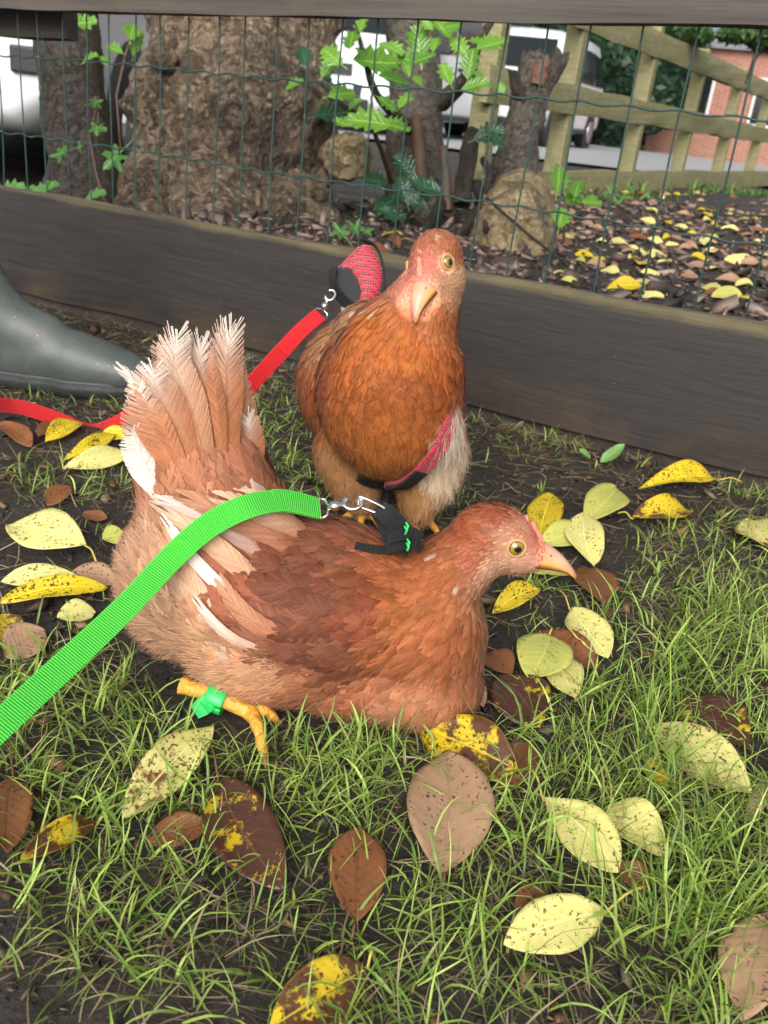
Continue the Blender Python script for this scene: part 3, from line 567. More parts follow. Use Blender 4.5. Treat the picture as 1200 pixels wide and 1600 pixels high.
def interp(A, t):
    """A (N,K,3), t (T,) in 0..1 -> (N,T,3)"""
    K = A.shape[1]; x = np.clip(t, 0, 1) * (K - 1); i = np.minimum(x.astype(int), K - 2); f = (x - i)[None, :, None]
    return A[:, i] * (1 - f) + A[:, i + 1] * f
def feather_arrays(P, Nn, W, c0, c1, nb=10, fray=.15, seed=0, sweep=.2, cup=.10, split=.35, tipsplit=0.0, cpow=1.0, zjit=.10):
    rg = np.random.RandomState(seed); N = len(P); W = np.asarray(W, float)[:, None, None]
    L = np.linalg.norm(np.diff(P, axis=1), axis=2).sum(1)[:, None, None]
    t = np.linspace(0, 1, nb + 1); t0, t1 = t[:-1], t[1:]
    Dd = np.gradient(P, axis=1); Dd = unit(Dd); Sd = unit(np.cross(Nn, Dd)); out = []; cols = []; uvs = []; nrs = []
    def prof(x): return np.where(x < .42, .55 + .45 * np.sin(np.clip(x / .42, 0, 1) * math.pi / 2), np.sqrt(np.clip(1 - ((x - .42) / .60) ** 2, 0, 1)))
    bj = 1 + .22 * (rg.rand(N, 1, 1) - .5)
    for s in (-1, 1):
        rmp = (.12 + .88 * np.clip((t0 - tipsplit) / (1.001 - tipsplit), 0, 1))[None]; g0 = rg.rand(N, nb) * split / nb * rmp; g1 = rg.rand(N, nb) * split / nb * rmp; ln = 1 - fray * rg.rand(N, nb) ** 2 * 1.6 * rmp; zj = (rg.rand(N, nb, 1) - .4) * zjit
        C0 = interp(P, t0 * .82); C1 = interp(P, t1 * .82)
        def outer(tt, gg):
            tb = np.clip(tt * .82 + sweep * (.6 + .4 * tt), 0, 1); B = interp(P, tb); S_ = interp(Sd, tb); N_ = interp(Nn, tb); D_ = interp(Dd, tb)
            w_ = prof(tt)[None, :, None] * W * .5 * ln[..., None]
            NO = unit(N_ + s * S_ * .35 + D_ * .12)
            return NO, B + s * S_ * w_ + N_ * (zj * W - cup * w_) + D_ * (gg[..., None] * L) - D_ * L * (1 - ln[..., None]) * .35
        nO0, O0 = outer(t0, g0); nO1, O1 = outer(t1, -g1); nC0 = unit(interp(Nn, t0 * .82) + interp(Dd, t0 * .82) * .12); nC1 = unit(interp(Nn, t1 * .82) + interp(Dd, t1 * .82) * .12); nrs.append((np.stack([nC0, nC1, nO1, nO0], 2) if s > 0 else np.stack([nC0, nO0, nO1, nC1], 2)).reshape(-1, 3))
        Q = np.stack([C0, C1, O1, O0], 2) if s > 0 else np.stack([C0, O0, O1, C1], 2); out.append(Q.reshape(-1, 3))
        jit = (1 + .26 * (rg.rand(N, nb, 1) - .5)) * bj
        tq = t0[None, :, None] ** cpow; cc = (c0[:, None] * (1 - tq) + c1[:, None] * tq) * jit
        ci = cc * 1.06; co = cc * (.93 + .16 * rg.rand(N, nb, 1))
        X = np.stack([ci, ci, co, co], 2) if s > 0 else np.stack([ci, co, co, ci], 2); cols.append(X.reshape(-1, 3))
        rnd = rg.rand(N, 1) * 50; T0 = t0[None, :] + rnd; T1 = t1[None, :] + rnd; z_ = np.zeros((N, nb)); o_ = np.ones((N, nb)) * s
        u4 = np.stack([np.stack([z_, T0], -1), np.stack([z_, T1], -1), np.stack([o_, T1], -1), np.stack([o_, T0], -1)], 2)
        if s < 0: u4 = u4[:, :, [0, 3, 2, 1]]
        uvs.append(u4.reshape(-1, 2))
    V = np.concatenate(out); return V, np.arange(len(V)).reshape(-1, 4), np.clip(np.concatenate(cols), 0, 1), np.concatenate(uvs), np.concatenate(nrs)
def strand_arrays(P, side, w, c, rg):
    N, K, _ = P.shape; tw = np.linspace(1, .15, K)[None, :, None] * np.asarray(w)[:, None, None] * .5; A = P - side[:, None] * tw; B = P + side[:, None] * tw
    V = np.stack([A, B], 2).reshape(-1, 3); base = (np.arange(N) * K * 2)[:, None] + (np.arange(K - 1) * 2)[None]; base = base.ravel()
    F = np.stack([base, base + 1, base + 3, base + 2], 1); cc = c[:, None, None, :] * np.linspace(.8, 1.12, K)[None, :, None, None] * np.ones((1, 1, 2, 1))
    return V, F, np.clip(cc.reshape(-1, 3), 0, 1), np.tile([0.2, .5], (len(V), 1))

class Hen:
    def __init__(s, name, label, loc):
        s.bm = bmesh.new(); s.root_name = name; s.label = label; s.loc = loc; s.flow_a = []; s.sty = []; s.white = []; s.fk = .62
    def ell(s, c, r, M=None):
        r = [r] * 3 if not hasattr(r, '__len__') else r
        T = Matrix.Translation(Vector([float(q) for q in c])) @ (M.to_4x4() if M is not None else Matrix.Identity(4)) @ Matrix.Diagonal((*r, 1))
        bmesh.ops.create_uvsphere(s.bm, u_segments=24, v_segments=16, radius=1, matrix=T)
    def chain(s, pts, rads, n=12):
        P = spline(pts, n); Rr = spline(np.array(rads, float).reshape(len(rads), -1), n)
        for p, r in zip(P, Rr): s.ell(p, [float(r[0])] * 3 if len(r) == 1 else [float(q) for q in r])
    def head_frame(s, pos, fwd, up, k=1.0):
        f = unit(fwd); u = unit(np.asarray(up, float) - f * (np.asarray(up, float) @ f)); l = np.cross(u, f); s.k = k; s.HM = Matrix((f, l, u)).transposed(); s.hp = np.array(pos, float)
        s.h = lambda x, y, z: s.hp + np.array(s.HM @ Vector((x, y, z))) * k
        s.ell(s.h(-.014, 0, .003), [.034 * k, .0235 * k, .027 * k], s.HM); s.ell(s.h(.006, 0, -.005), [.024 * k, .019 * k, .019 * k], s.HM); s.ell(s.h(.017, 0, -.006), [.0175 * k, .0135 * k, .0150 * k], s.HM)
    def skin(s, vox=.0045, smooth=12):
        me = bpy.data.meshes.new('tmp'); s.bm.to_mesh(me); s.bm.free(); o = bpy.data.objects.new('tmp', me); COL.objects.link(o)
        md = o.modifiers.new('r', 'REMESH'); md.mode = 'VOXEL'; md.voxel_size = vox; m2 = o.modifiers.new('s', 'SMOOTH'); m2.iterations = smooth; m2.factor = .5
        dg = bpy.context.evaluated_depsgraph_get(); ev = o.evaluated_get(dg); me2 = bpy.data.meshes.new_from_object(ev, depsgraph=dg); bpy.data.objects.remove(o)
        s.me = me2; s.V = np.empty(len(me2.vertices) * 3); me2.vertices.foreach_get('co', s.V); s.V = s.V.reshape(-1, 3)
        s.F = [tuple(p.vertices) for p in me2.polygons]; s.bvh = BVHTree.FromPolygons([Vector(v) for v in s.V], s.F)
    def surf(s, px, py):
        d = ray(px, py); h = s.bvh.ray_cast(Vector(CP), Vector(d).normalized())
        if h[0] is None:
            best = None
            for dep in np.linspace(.5, 1.5, 60):
                q = s.bvh.find_nearest(Vector(at(px, py, dep)))
                if best is None or q[3] < best[3]: best = q
            h = best
        return np.array(h[0]), np.array(h[1])
    def flows(s, A, mirror_y=None):
        P = []; D = []
        for p, d in A:
            P.append(p); D.append(unit(d))
            if mirror_y is not None and abs(p[1] - mirror_y) > .005: P.append((p[0], 2 * mirror_y - p[1], p[2])); D.append(unit((d[0], -d[1], d[2])))
        s.fP = np.array(P, float); s.fD = np.array(D)
    def flow(s, p):
        w_ = 1 / (((s.fP - p) ** 2).sum(1) + 2e-4) ** 2; return unit((w_[:, None] * s.fD).sum(0))
    def styles(s, A, mirror_y=None):
        """(px,py,L mm,W mm,(rgb),fluff) sampled where the camera sees that point of the body"""
        P = []; D = []
        for (x, y, L, W, rgb, fl) in A:
            p = s.surf(x, y)[0]; row = [L * .00122, W * .00118, *(lin(*rgb) ** .95 * .79), fl * s.fk]; P.append(p); D.append(row)
            if mirror_y is not None: P.append(np.array([p[0], 2 * mirror_y - p[1], p[2]])); D.append(row)
        s.sP = np.array(P); s.sD = np.array(D)
    def style(s, p):
        w_ = 1 / (((s.sP - p) ** 2).sum(1) + 1e-4) ** 2; return (w_[:, None] * s.sD).sum(0) / w_.sum()
    def style_arr(s, P):
        out = []
        for i in range(0, len(P), 4000):
            Q = P[i:i + 4000]; w_ = 1 / (((s.sP[None] - Q[:, None]) ** 2).sum(2) + 5e-5) ** 3; out.append(w_ @ s.sD / w_.sum(1)[:, None])
        return np.concatenate(out)
    def sample(s, n, rg):
        T = np.array([f[:3] for f in s.F] + [(f[0], f[2], f[3]) for f in s.F if len(f) == 4]); A = s.V[T]
        ar = np.linalg.norm(np.cross(A[:, 1] - A[:, 0], A[:, 2] - A[:, 0]), axis=1); i = rg.choice(len(T), n, p=ar / ar.sum()); r = rg.rand(n, 2); m = r.sum(1) > 1; r[m] = 1 - r[m]
        B = A[i]; return B[:, 0] + (B[:, 1] - B[:, 0]) * r[:, :1] + (B[:, 2] - B[:, 0]) * r[:, 1:]
    def flow_arr(s, P):
        out = []
        for i in range(0, len(P), 4000):
            w_ = 1 / (((s.fP[None] - P[i:i + 4000, None]) ** 2).sum(2) + 2e-4) ** 2; out.append(w_ @ s.fD)
        return unit(np.concatenate(out))
    def walk_all(s, P, L, K, l0, l1, jit):
        q = P.copy(); pts = []; nn = []
        for k in range(K):
            H = [s.bvh.find_nearest(Vector(p)) for p in q]; loc = np.array([h[0] for h in H]); n_ = np.array([h[1] for h in H]); f = s.flow_arr(loc) + jit; f = unit(f - n_ * (f * n_).sum(1, keepdims=True))
            pts.append(loc + n_ * (l0 + (l1 - l0) * k / (K - 1))[:, None]); nn.append(n_); q = loc + f * (L / (K - 1))[:, None]
        return np.stack(pts, 1), np.stack(nn, 1)
    def dress(s, seed, ncand=26000, bare=None, dens=1.0, fluffn=16000):
        """body object + contour feathers + down"""
        rg = np.random.RandomState(seed)
        cv = s.style_arr(s.V)[:, 2:5]
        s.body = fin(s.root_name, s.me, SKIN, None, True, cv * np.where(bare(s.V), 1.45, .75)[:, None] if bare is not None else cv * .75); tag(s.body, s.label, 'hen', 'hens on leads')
        C = s.sample(ncand, rg); C = C if bare is None else C[~bare(C)]; CS = s.style_arr(C); grid = {}; kept = []; cell = .007
        for p, st_ in zip(C, CS):
            r = max(.0022, .40 * st_[1] / dens); key = tuple((p / cell).astype(int)); m = int(math.ceil(r / cell)); ok = True
            for a in range(-m, m + 1):
                for b in range(-m, m + 1):
                    for c in range(-m, m + 1):
                        for q in grid.get((key[0] + a, key[1] + b, key[2] + c), ()):
                            if ((p - q) ** 2).sum() < r * r: ok = False; break
                        if not ok: break
                    if not ok: break
                if not ok: break
            if ok: grid.setdefault(key, []).append(p); kept.append((p, st_))
        KP = np.array([k[0] for k in kept]); KS = np.array([k[1] for k in kept]); N = len(KP)
        L = KS[:, 0] * rg.uniform(.8, 1.25, N); l1 = .0014 + .12 * L * rg.uniform(.2, 1.2, N); P, Nn = s.walk_all(KP, L, 6, .0003, l1, rg.normal(size=(N, 3)) * .13)
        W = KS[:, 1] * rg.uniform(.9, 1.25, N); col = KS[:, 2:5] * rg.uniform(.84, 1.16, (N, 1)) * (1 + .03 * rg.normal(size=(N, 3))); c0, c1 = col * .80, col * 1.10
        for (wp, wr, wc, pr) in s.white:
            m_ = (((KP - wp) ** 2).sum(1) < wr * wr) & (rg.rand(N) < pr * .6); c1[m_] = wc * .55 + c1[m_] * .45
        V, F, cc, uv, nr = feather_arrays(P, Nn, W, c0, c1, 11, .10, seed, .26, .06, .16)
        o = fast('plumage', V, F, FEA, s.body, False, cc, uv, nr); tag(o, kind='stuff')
        # down and loose barbs
        C = s.sample(fluffn * 3, rg); CS = s.style_arr(C); ok = rg.rand(len(C)) < (.26 + .74 * CS[:, 5])
        if bare is not None: ok &= ~bare(C)
        C = C[ok][:fluffn]; CS = CS[ok][:fluffn]; N = len(C); fl = CS[:, 5:6]
        L = np.maximum(.004, CS[:, :1] * (.35 + .45 * fl)) * rg.uniform(.6, 1.3, (N, 1)); nn = np.array([s.bvh.find_nearest(Vector(p))[1] for p in C]); f = s.flow_arr(C) + rg.normal(size=(N, 3)) * (.18 + .3 * fl); f = unit(f - nn * (f * nn).sum(1, keepdims=True))
        up = .20 + .38 * fl * rg.rand(N, 1); t = np.linspace(0, 1, 4)[None, :, None]; e = lambda q: q[:, None]
        P = e(C + nn * .001) + e(f * L) * t + e(nn * up * L) * t * (1.25 - .55 * t) + np.array([0, 0, -1.]) * e(L) * .15 * t * t
        Sd = unit(np.cross(f, nn) + .5 * nn * rg.normal(size=(N, 1))); V, F, cc, uv = strand_arrays(P, Sd, rg.uniform(.0003, .0008, N), CS[:, 2:5] * rg.uniform(.85, 1.35, (N, 1)), rg); tag(fast('down', V, F, FEA, s.body, False, cc, uv), kind='stuff')
        if bare is not None:
            C = s.sample(ncand * 3, rg); m_ = bare(C); C = C[m_]; ey = s.eyes; m_ = np.minimum(((C - ey[0]) ** 2).sum(1), ((C - ey[1]) ** 2).sum(1)) > (.0098 * s.k) ** 2; C = C[m_][:900]; CS = s.style_arr(C); N = len(C); nn = np.array([s.bvh.find_nearest(Vector(p))[1] for p in C]); f = s.flow_arr(C) + rg.normal(size=(N, 3)) * .3; f = unit(f - nn * (f * nn).sum(1, keepdims=True)); L = rg.uniform(.0016, .0040, (N, 1)); t = np.linspace(0, 1, 3)[None, :, None]
            P = C[:, None] + (f * L)[:, None] * t + (nn * L * .35)[:, None] * t; Sd = unit(np.cross(f, nn)); V, F, cc, uv = strand_arrays(P, Sd, rg.uniform(.0005, .0012, N), CS[:, 2:5] * rg.uniform(.7, 1.5, (N, 1)), rg); tag(fast('bristles', V, F, FEA, s.body, False, cc, uv), kind='stuff')
        print('hen', s.root_name, 'feathers', len(kept), 'down', N)
    def quill(s, name, pts, nrm, width, ca, cb, seed, nb=26, fray=.12, split=.5, cpow=1.5):
        pts = spline(pts, 9); nn = np.tile(unit(nrm), (9, 1)) if np.ndim(nrm) == 1 else spline(nrm, 9); nn = unit(nn)
        V, F, cc, uv, nr = feather_arrays(pts[None], nn[None], [width], np.array([ca]), np.array([cb]), nb, fray, seed, .2, .12, split, .55, cpow, .02)
        R = MB(); R.tube(pts[:8] + nn[:8] * .0004, list(np.linspace(.00055, .0002, 8)), 5)
        k = len(V); V = np.concatenate([V, np.array(R.v)]); F2 = [q for q in R.f if len(q) == 4]; F = np.concatenate([F, np.array(F2) + k]); cc = np.concatenate([cc, np.repeat(np.clip(np.array(ca)[None] * (1 - np.linspace(0, 1, 8)[:, None] ** cpow) + np.array(cb)[None] * np.linspace(0, 1, 8)[:, None] ** cpow, 0, 1), len(R.v) // 8, 0) * 1.04]); uv = np.concatenate([uv, np.zeros((len(R.v), 2))])
        return fast(name, V, F, FEA, s.body, False, cc, uv, np.concatenate([nr, np.tile(nn[4], (len(R.v), 1))]))
    def face(s, look=0):
        h = s.h; k = s.k; cT = lin(228, 176, 146); cE = lin(240, 170, 70); cP = lin(165, 112, 105); cK = lin(224, 146, 120)
        for low in (0, 1):
            V = []; C_ = []; ns = 14; nt_ = 11
            for i in range(nt_):
                t = i / (nt_ - 1); x = .018 + (.039 if not low else .032) * t; hw = (.0132 if not low else .0118) * (1 - t) ** .72 + .0006
                top = .0078 - .0085 * t - .0155 * t ** 2.4; gl = -.0105 - .0030 * t - (.0065 * t ** 5 if not low else 0); bot = -.0178 + .003 * t
                for j in range(ns):
                    a = math.pi * j / (ns - 1)
                    if not low: z = gl + (max(top - gl, .0008)) * max(0, math.sin(a)) ** .8; y = hw * math.cos(a)
                    else: z = gl + .0002 - (gl - bot) * max(0, math.sin(a)) ** .9 * (1 - .6 * t); y = hw * math.cos(a) * .92
                    V.append(h(x, y, z)); e = max(0, math.sin(a))
                    tt = min(1, max(0, (t - .12) / .5)); base = cK * (1 - tt) + (cT if not low else cE) * tt; base = base * (1 - t ** 3) + (cP if not low else cE) * t ** 3; ee = min(1, e * 1.5); C_.append(lin(110, 62, 40) if (j in (0, ns - 1) and t < .85) else (cE * (1 - ee) + base * ee) if t > .1 else base)
            F = [(i * ns + j, i * ns + j + 1, (i + 1) * ns + j + 1, (i + 1) * ns + j) for i in range(nt_ - 1) for j in range(ns - 1)] + [(i * ns, (i + 1) * ns, (i + 1) * ns + ns - 1, i * ns + ns - 1) for i in range(nt_ - 1)] + [tuple((nt_ - 1) * ns + j for j in range(ns))]
            m = MB(); m.add(V, F, C_); m.build('upper_beak' if not low else 'lower_beak', HORN, s.body, True)
        for sd_ in (1, -1):
            bm = bmesh.new(); bmesh.ops.create_icosphere(bm, subdivisions=2, radius=1); me = bpy.data.meshes.new('nostril')
            for v in bm.verts: v.co = Vector(h(.0300 + v.co.x * .0026, .0070 * sd_ + v.co.y * .0012, -.0005 + v.co.z * .0011 - v.co.x * .0006))
            bm.to_mesh(me); bm.free(); fin('nostril', me, HORN, s.body, True, np.tile(lin(120, 66, 50), (len(me.vertices), 1)))
            c = h(.0, .0168 * sd_, .0065); ax = unit(np.array(s.HM @ Vector((.28, 1.0 * sd_, .08)))); r = .0078 * k; bm = bmesh.new(); bmesh.ops.create_icosphere(bm, subdivisions=4, radius=r)
            me = bpy.data.meshes.new('eye'); C_ = []
            for v in bm.verts:
                d = unit(np.array(v.co)); an = math.acos(max(-1, min(1, d @ ax)))
                C_.append((.004, .004, .004) if an < .36 else lin(150, 128, 48) * (.7 if an < .5 else .95) if an < .80 else lin(60, 40, 25))
                v.co = Vector(np.array(v.co) + c)
            bm.to_mesh(me); bm.free(); e = fin('eye', me, EYE, s.body, True, np.array(C_))
            R = MB(); u_ = unit(np.cross(ax, [.3, .2, .9])); v_ = np.cross(ax, u_); R.tube([c + ax * r * .50 + (u_ * math.cos(a) + v_ * math.sin(a) * .9) * r * .93 for a in np.linspace(0, 2 * math.pi, 25)],   .0016 * k, 6, cap=False); 
            R.c = [tuple(lin(196, 150, 112))] * len(R.v); R.build('eyelid', SKIN, e, True)
        # small comb
        V = []; F = []; C_ = []
        for i in range(9):
            t = i / 8; x = -.004 + .028 * t; z = .0215 - .013 * t ** 1.6; hh = .0062 * math.sin(math.pi * min(1, t * .9 + .1)) * (1.35 if i % 2 else .65)
            for y, dz in ((-.0032, -.003), (-.0018, hh * .7), (0, hh), (.0018, hh * .7), (.0032, -.003)): V.append(h(x, y, z + dz)); C_.append(lin(226, 138, 118))
        F = [(i * 5 + j, i * 5 + j + 1, (i + 1) * 5 + j + 1, (i + 1) * 5 + j) for i in range(8) for j in range(4)]
        m = MB(); m.add(V, F, C_); m.build('comb', SKIN, s.body, True)
    def leg(s, hock, ankle, toes, r=.0065):
        m = MB(); P = spline([hock, (np.array(hock) + ankle) / 2 + np.array([0, 0, .002]), ankle], 10); m.tube(P, [r * 1.25] + [r] * 8 + [r * 1.2], 12); L = m.build('shank', LEGM, s.body, True)
        for tp in toes:
            tp = np.array(tp); mid = (np.array(ankle) + tp) / 2 + np.array([0, 0, .006]); Q = spline([ankle, mid, tp], 12); mm = MB(); rr = [r * (1.0 - .5 * t) * (1 + .12 * math.sin(t * 18)) for t in np.linspace(0, 1, 12)]; mm.tube(Q, rr, 10); T = mm.build('toe', LEGM, L, True); cd = unit(Q[-1] - Q[-2]); cm = MB(); cm.tube([Q[-1] - cd * .002, Q[-1] + cd * .004 + np.array([0, 0, .0005]), Q[-1] + cd * .009 - np.array([0, 0, .003])], [r * .45, r * .32, r * .06], 7); cm.c = [tuple(lin(150, 110, 80))] * len(cm.v); cm.build('claw', HORN, L, True)

# ------------------------------------------------------------------ hen squatting in front
Y0 = .70
hen1 = Hen('hen', 'tan brown hen crouching in front on a green lead, facing right', (0, Y0, 0))
H1 = hen1; yy = lambda x, z, y=0: (x, Y0 + y, z)
H1.ell(yy(-.072, .086), (.132, .076, .080)); H1.ell(yy(.035, .070), (.070, .066, .068)); H1.ell(yy(-.150, .100), (.078, .062, .080)); H1.ell(yy(.060, .060), (.046, .050, .055)); H1.ell(yy(.0, .036, -.02), (.10, .05, .036)); H1.ell(yy(.052, .030, -.020), (.055, .05, .038)); H1.ell(yy(.0, .026, -.03), (.085, .042, .028))
for s_ in (-1, 1): H1.ell(yy(-.070, .090, .040 * s_), (.112, .045, .058)); H1.ell(yy(-.08, .058, .045 * s_), (.075, .040, .046))
H1.chain([yy(-.135, .13), yy(-.155, .19), yy(-.165, .22), yy(-.172, .24)], [(.075, .050, .06), (.058, .030, .045), (.044, .016, .036), (.028, .007, .02)], 8)
H1.chain([yy(.034, .082), yy(.055, .117), yy(.073, .145), yy(.090, .164)], [(.054, .052, .044), (.038, .038, .038), (.031, .028, .032), (.029, .0245, .028)], 10)
H1.head_frame(yy(.112, .167), (1, 0, -.07), (.05, 0, 1), 1.12)
H1.skin()
H1.flows([(yy(.13, .18), (-1, 0, .2)), (yy(.10, .20), (-1, 0, 0)), (yy(.06, .18), (-.8, 0, -.5)), (yy(.06, .14, -.04), (-.65, 0, -.75)), (yy(.03, .12, -.05), (-.75, 0, -.6)), (yy(.09, .11), (-.3, 0, -1)), (yy(.11, .07), (-.15, 0, -1)), (yy(.08, .05, -.05), (-.35, 0, -.9)), (yy(.09, .015, -.02), (-.5, 0, -.8)),
          (yy(.01, .145), (-1, 0, -.1)), (yy(.015, .09, -.07), (-.85, 0, -.5)), (yy(-.05, .10, -.08), (-1, 0, .0)), (yy(-.12, .10, -.08), (-.9, 0, .55)), (yy(-.16, .13, -.06), (-.55, 0, .85)), (yy(-.06, .05, -.08), (-.97, 0, -.1)), (yy(-.06, .17), (-1, 0, .2)), (yy(-.11, .18, -.03), (-.8, 0, .7)), (yy(-.14, .21, -.03), (-.4, 0, 1)), (yy(-.17, .25, -.02), (-.2, 0, 1)), (yy(-.12, .22), (-.3, 0, 1)),
          (yy(-.215, .2), (-.3, 0, 1)), (yy(-.23, .13), (-.85, 0, .2)), (yy(-.23, .07), (-.8, 0, -.5)), (yy(-.17, .03, -.06), (-.75, 0, -.55)), (yy(-.10, .02, -.07), (-.8, -.1, -.4)), (yy(-.0, .01, -.06), (-.7, -.2, -.5)), (yy(.05, .0, -.04), (-.6, 0, -.6))], Y0)
H1.styles([(780, 800, 7, 3.5, (160, 84, 55), .05), (735, 825, 8, 4, (168, 90, 56), .05), (740, 870, 6, 3, (186, 108, 78), .05), (765, 850, 5, 3, (180, 105, 75), 0), (812, 838, 4, 2, (206, 145, 112), 0), (800, 872, 3.5, 2, (228, 176, 146), 0), (845, 868, 3, 1.6, (226, 146, 120), 0), (790, 875, 3.5, 1.8, (228, 178, 148), 0), (818, 868, 3, 1.6, (232, 176, 148), 0), (832, 848, 3, 1.6, (224, 140, 116), 0), (828, 882, 3, 1.6, (230, 174, 146), 0), (775, 885, 4, 2, (222, 172, 140), 0), (850, 855, 3, 1.6, (228, 138, 116), 0), (815, 895, 3.4, 1.8, (220, 172, 144), 0), (782, 855, 4, 2, (216, 160, 126), 0), (830, 895, 3, 1.6, (214, 145, 115), 0), (765, 915, 6, 3, (180, 125, 90), .1),
           (680, 850, 15, 5, (164, 92, 52), .05), (700, 890, 14, 5, (170, 98, 58), .05), (670, 930, 30, 8, (172, 98, 56), .05), (640, 990, 34, 10, (170, 100, 62), .05), (720, 980, 22, 9, (170, 100, 62), .1), (730, 1040, 24, 11, (164, 100, 68), .1), (690, 1090, 24, 12, (190, 126, 92), .4), (740, 1085, 22, 11, (178, 116, 84), .3),
           (600, 960, 24, 12, (138, 72, 46), .0), (520, 930, 38, 18, (124, 72, 52), .0), (560, 1010, 32, 16, (128, 76, 55), .05), (470, 900, 40, 19, (126, 74, 54), 0), (430, 960, 40, 19, (165, 100, 74), .0), (500, 1000, 36, 18, (124, 74, 55), .0), (520, 840, 38, 17, (134, 80, 58), .05), (450, 820, 42, 18, (158, 98, 70), .1), (340, 880, 32, 15, (196, 138, 108), .1),
           (330, 790, 34, 15, (178, 118, 86), .1), (420, 1060, 28, 13, (214, 160, 122), .75), (500, 1080, 26, 13, (180, 118, 84), .5), (570, 1090, 26, 13, (172, 105, 74), .3), (620, 1120, 24, 12, (196, 138, 104), .6), (330, 1040, 28, 13, (222, 174, 136), .9), (270, 990, 28, 13, (224, 178, 144), .95), (250, 920, 26, 12, (216, 168, 134), .7), (205, 880, 26, 12, (212, 168, 136), .9),
           (300, 730, 58, 16, (170, 106, 70), .1), (275, 690, 66, 16, (184, 122, 86), .15), (340, 690, 66, 16, (180, 118, 82), .15), (390, 740, 46, 14, (178, 120, 90), .1), (225, 720, 36, 13, (205, 155, 125), .3), (340, 640, 44, 15, (180, 118, 82), .15), (215, 800, 28, 12, (202, 145, 112), .5)], Y0)
WHT_F = lin(238, 226, 212) * .88
for (x, y, r, pr) in ((440, 825, .014, .35), (480, 845, .012, .35), (415, 990, .014, .5), (390, 1030, .012, .3), (560, 830, .012, .5), (590, 835, .010, .6), (340, 730, .018, .25), (300, 690, .018, .2), (475, 870, .01, .3), (460, 1000, .01, .35), (640, 1115, .012, .5), (690, 870, .006, .25), (730, 905, .005, .3), (370, 1010, .015, .35)):
    H1.white.append((H1.surf(x, y)[0], r, WHT_F, pr))
eye_pts = [H1.h(.002, .021 * s_, .0065) for s_ in (1, -1)]; bk = H1.h(.036, 0, -.006)
def barer(eyes, bk, re, rb):
    d = lambda P, c: ((P - c) ** 2).sum(1)
    return lambda P: (np.minimum(d(P, eyes[0]), d(P, eyes[1])) < re ** 2) | (d(P, bk) < rb ** 2)
bare1 = barer(eye_pts, bk, .0105, .026)
H1.eyes = eye_pts; H1.dress(7, 30000, bare1, 1.0, 38000); H1.face()
# wing flight feathers of the near side, root -> tip as pixels on the body's own surface
TAN = lin(204, 150, 118) * ALB; WH = lin(240, 230, 220) * .9; BRN = lin(150, 92, 66) * ALB; PALE = lin(226, 190, 160) * ALB
wf = [([(455, 1045), (370, 1010), (295, 935), (262, 845)], .020, TAN, PALE, .004), ([(440, 1015), (350, 965), (290, 890), (255, 815)], .017, PALE, TAN, .006), ([(430, 985), (365, 935), (302, 868), (262, 800)], .011, WH, WH, .009), ([(455, 965), (390, 900), (318, 832), (246, 776)], .018, TAN, PALE, .009), ([(480, 940), (400, 860), (320, 800), (243, 772)], .015, BRN, WH, .011), ([(520, 930), (440, 850), (350, 800), (280, 765)], .020, BRN, TAN, .012), ([(540, 900), (470, 838), (400, 800), (330, 770)], .020, BRN, PALE, .012), ([(560, 870), (500, 822), (430, 790), (360, 765)], .015, BRN, PALE, .011), ([(450, 1030), (400, 1010), (350, 975), (310, 930)], .010, TAN, WH, .009), ([(500, 1010), (440, 990), (385, 955), (345, 905)], .017, BRN, TAN, .010)]
for i, (pp, wd, ca, cb, lf) in enumerate(wf):
    q = [H1.surf(*p) for p in spline(pp, 7)]; H1.quill('wing_feather', [a + b * (-.011 + (lf + .013) * min(1, k / 3.4) ** .8) for k, (a, b) in enumerate(q)], np.array([b for a, b in q]), wd, ca, cb, 100 + i, 30, .06, .25)
# tail: big feathers with frayed white tips
def tp(x, y, dy): 
    d = ray(x, y); t = (Y0 + dy - CP[1]) / d[1]; return CP + d * t
tf = [((330, 760), (300, 640), (270, 560), (283, 497), 22, -.028), ((345, 760), (325, 650), (305, 580), (303, 520), 22, -.020), ((360, 755), (350, 640), (345, 560), (357, 492), 20, -.016), ((375, 755), (368, 650), (362, 580), (371, 545), 18, .0), ((310, 765), (270, 660), (240, 600), (243, 560), 24, -.034), ((300, 770), (255, 690), (226, 630), (214, 588), 22, -.030), ((290, 775), (240, 710), (212, 660), (205, 615), 18, -.022), ((350, 745), (330, 630), (318, 570), (335, 525), 22, .012), ((330, 745), (290, 620), (262, 550), (262, 520), 22, .018), ((385, 750), (380, 670), (372, 610), (366, 570), 16, .015), ((300, 745), (262, 640), (236, 580), (228, 566), 22, .02), ((270, 690), (235, 640), (215, 600), (176, 566), 8, -.01), ((280, 800), (235, 740), (212, 690), (202, 664), 20, -.03), ((400, 760), (392, 705), (384, 660), (372, 620), 16, .005), ((365, 740), (352, 620), (345, 560), (345, 540), 18, .02), ((320, 730), (300, 620), (290, 560), (296, 545), 18, .028)]
nT = unit(np.array([.1, -1, .35])); rgt = np.random.RandomState(77)
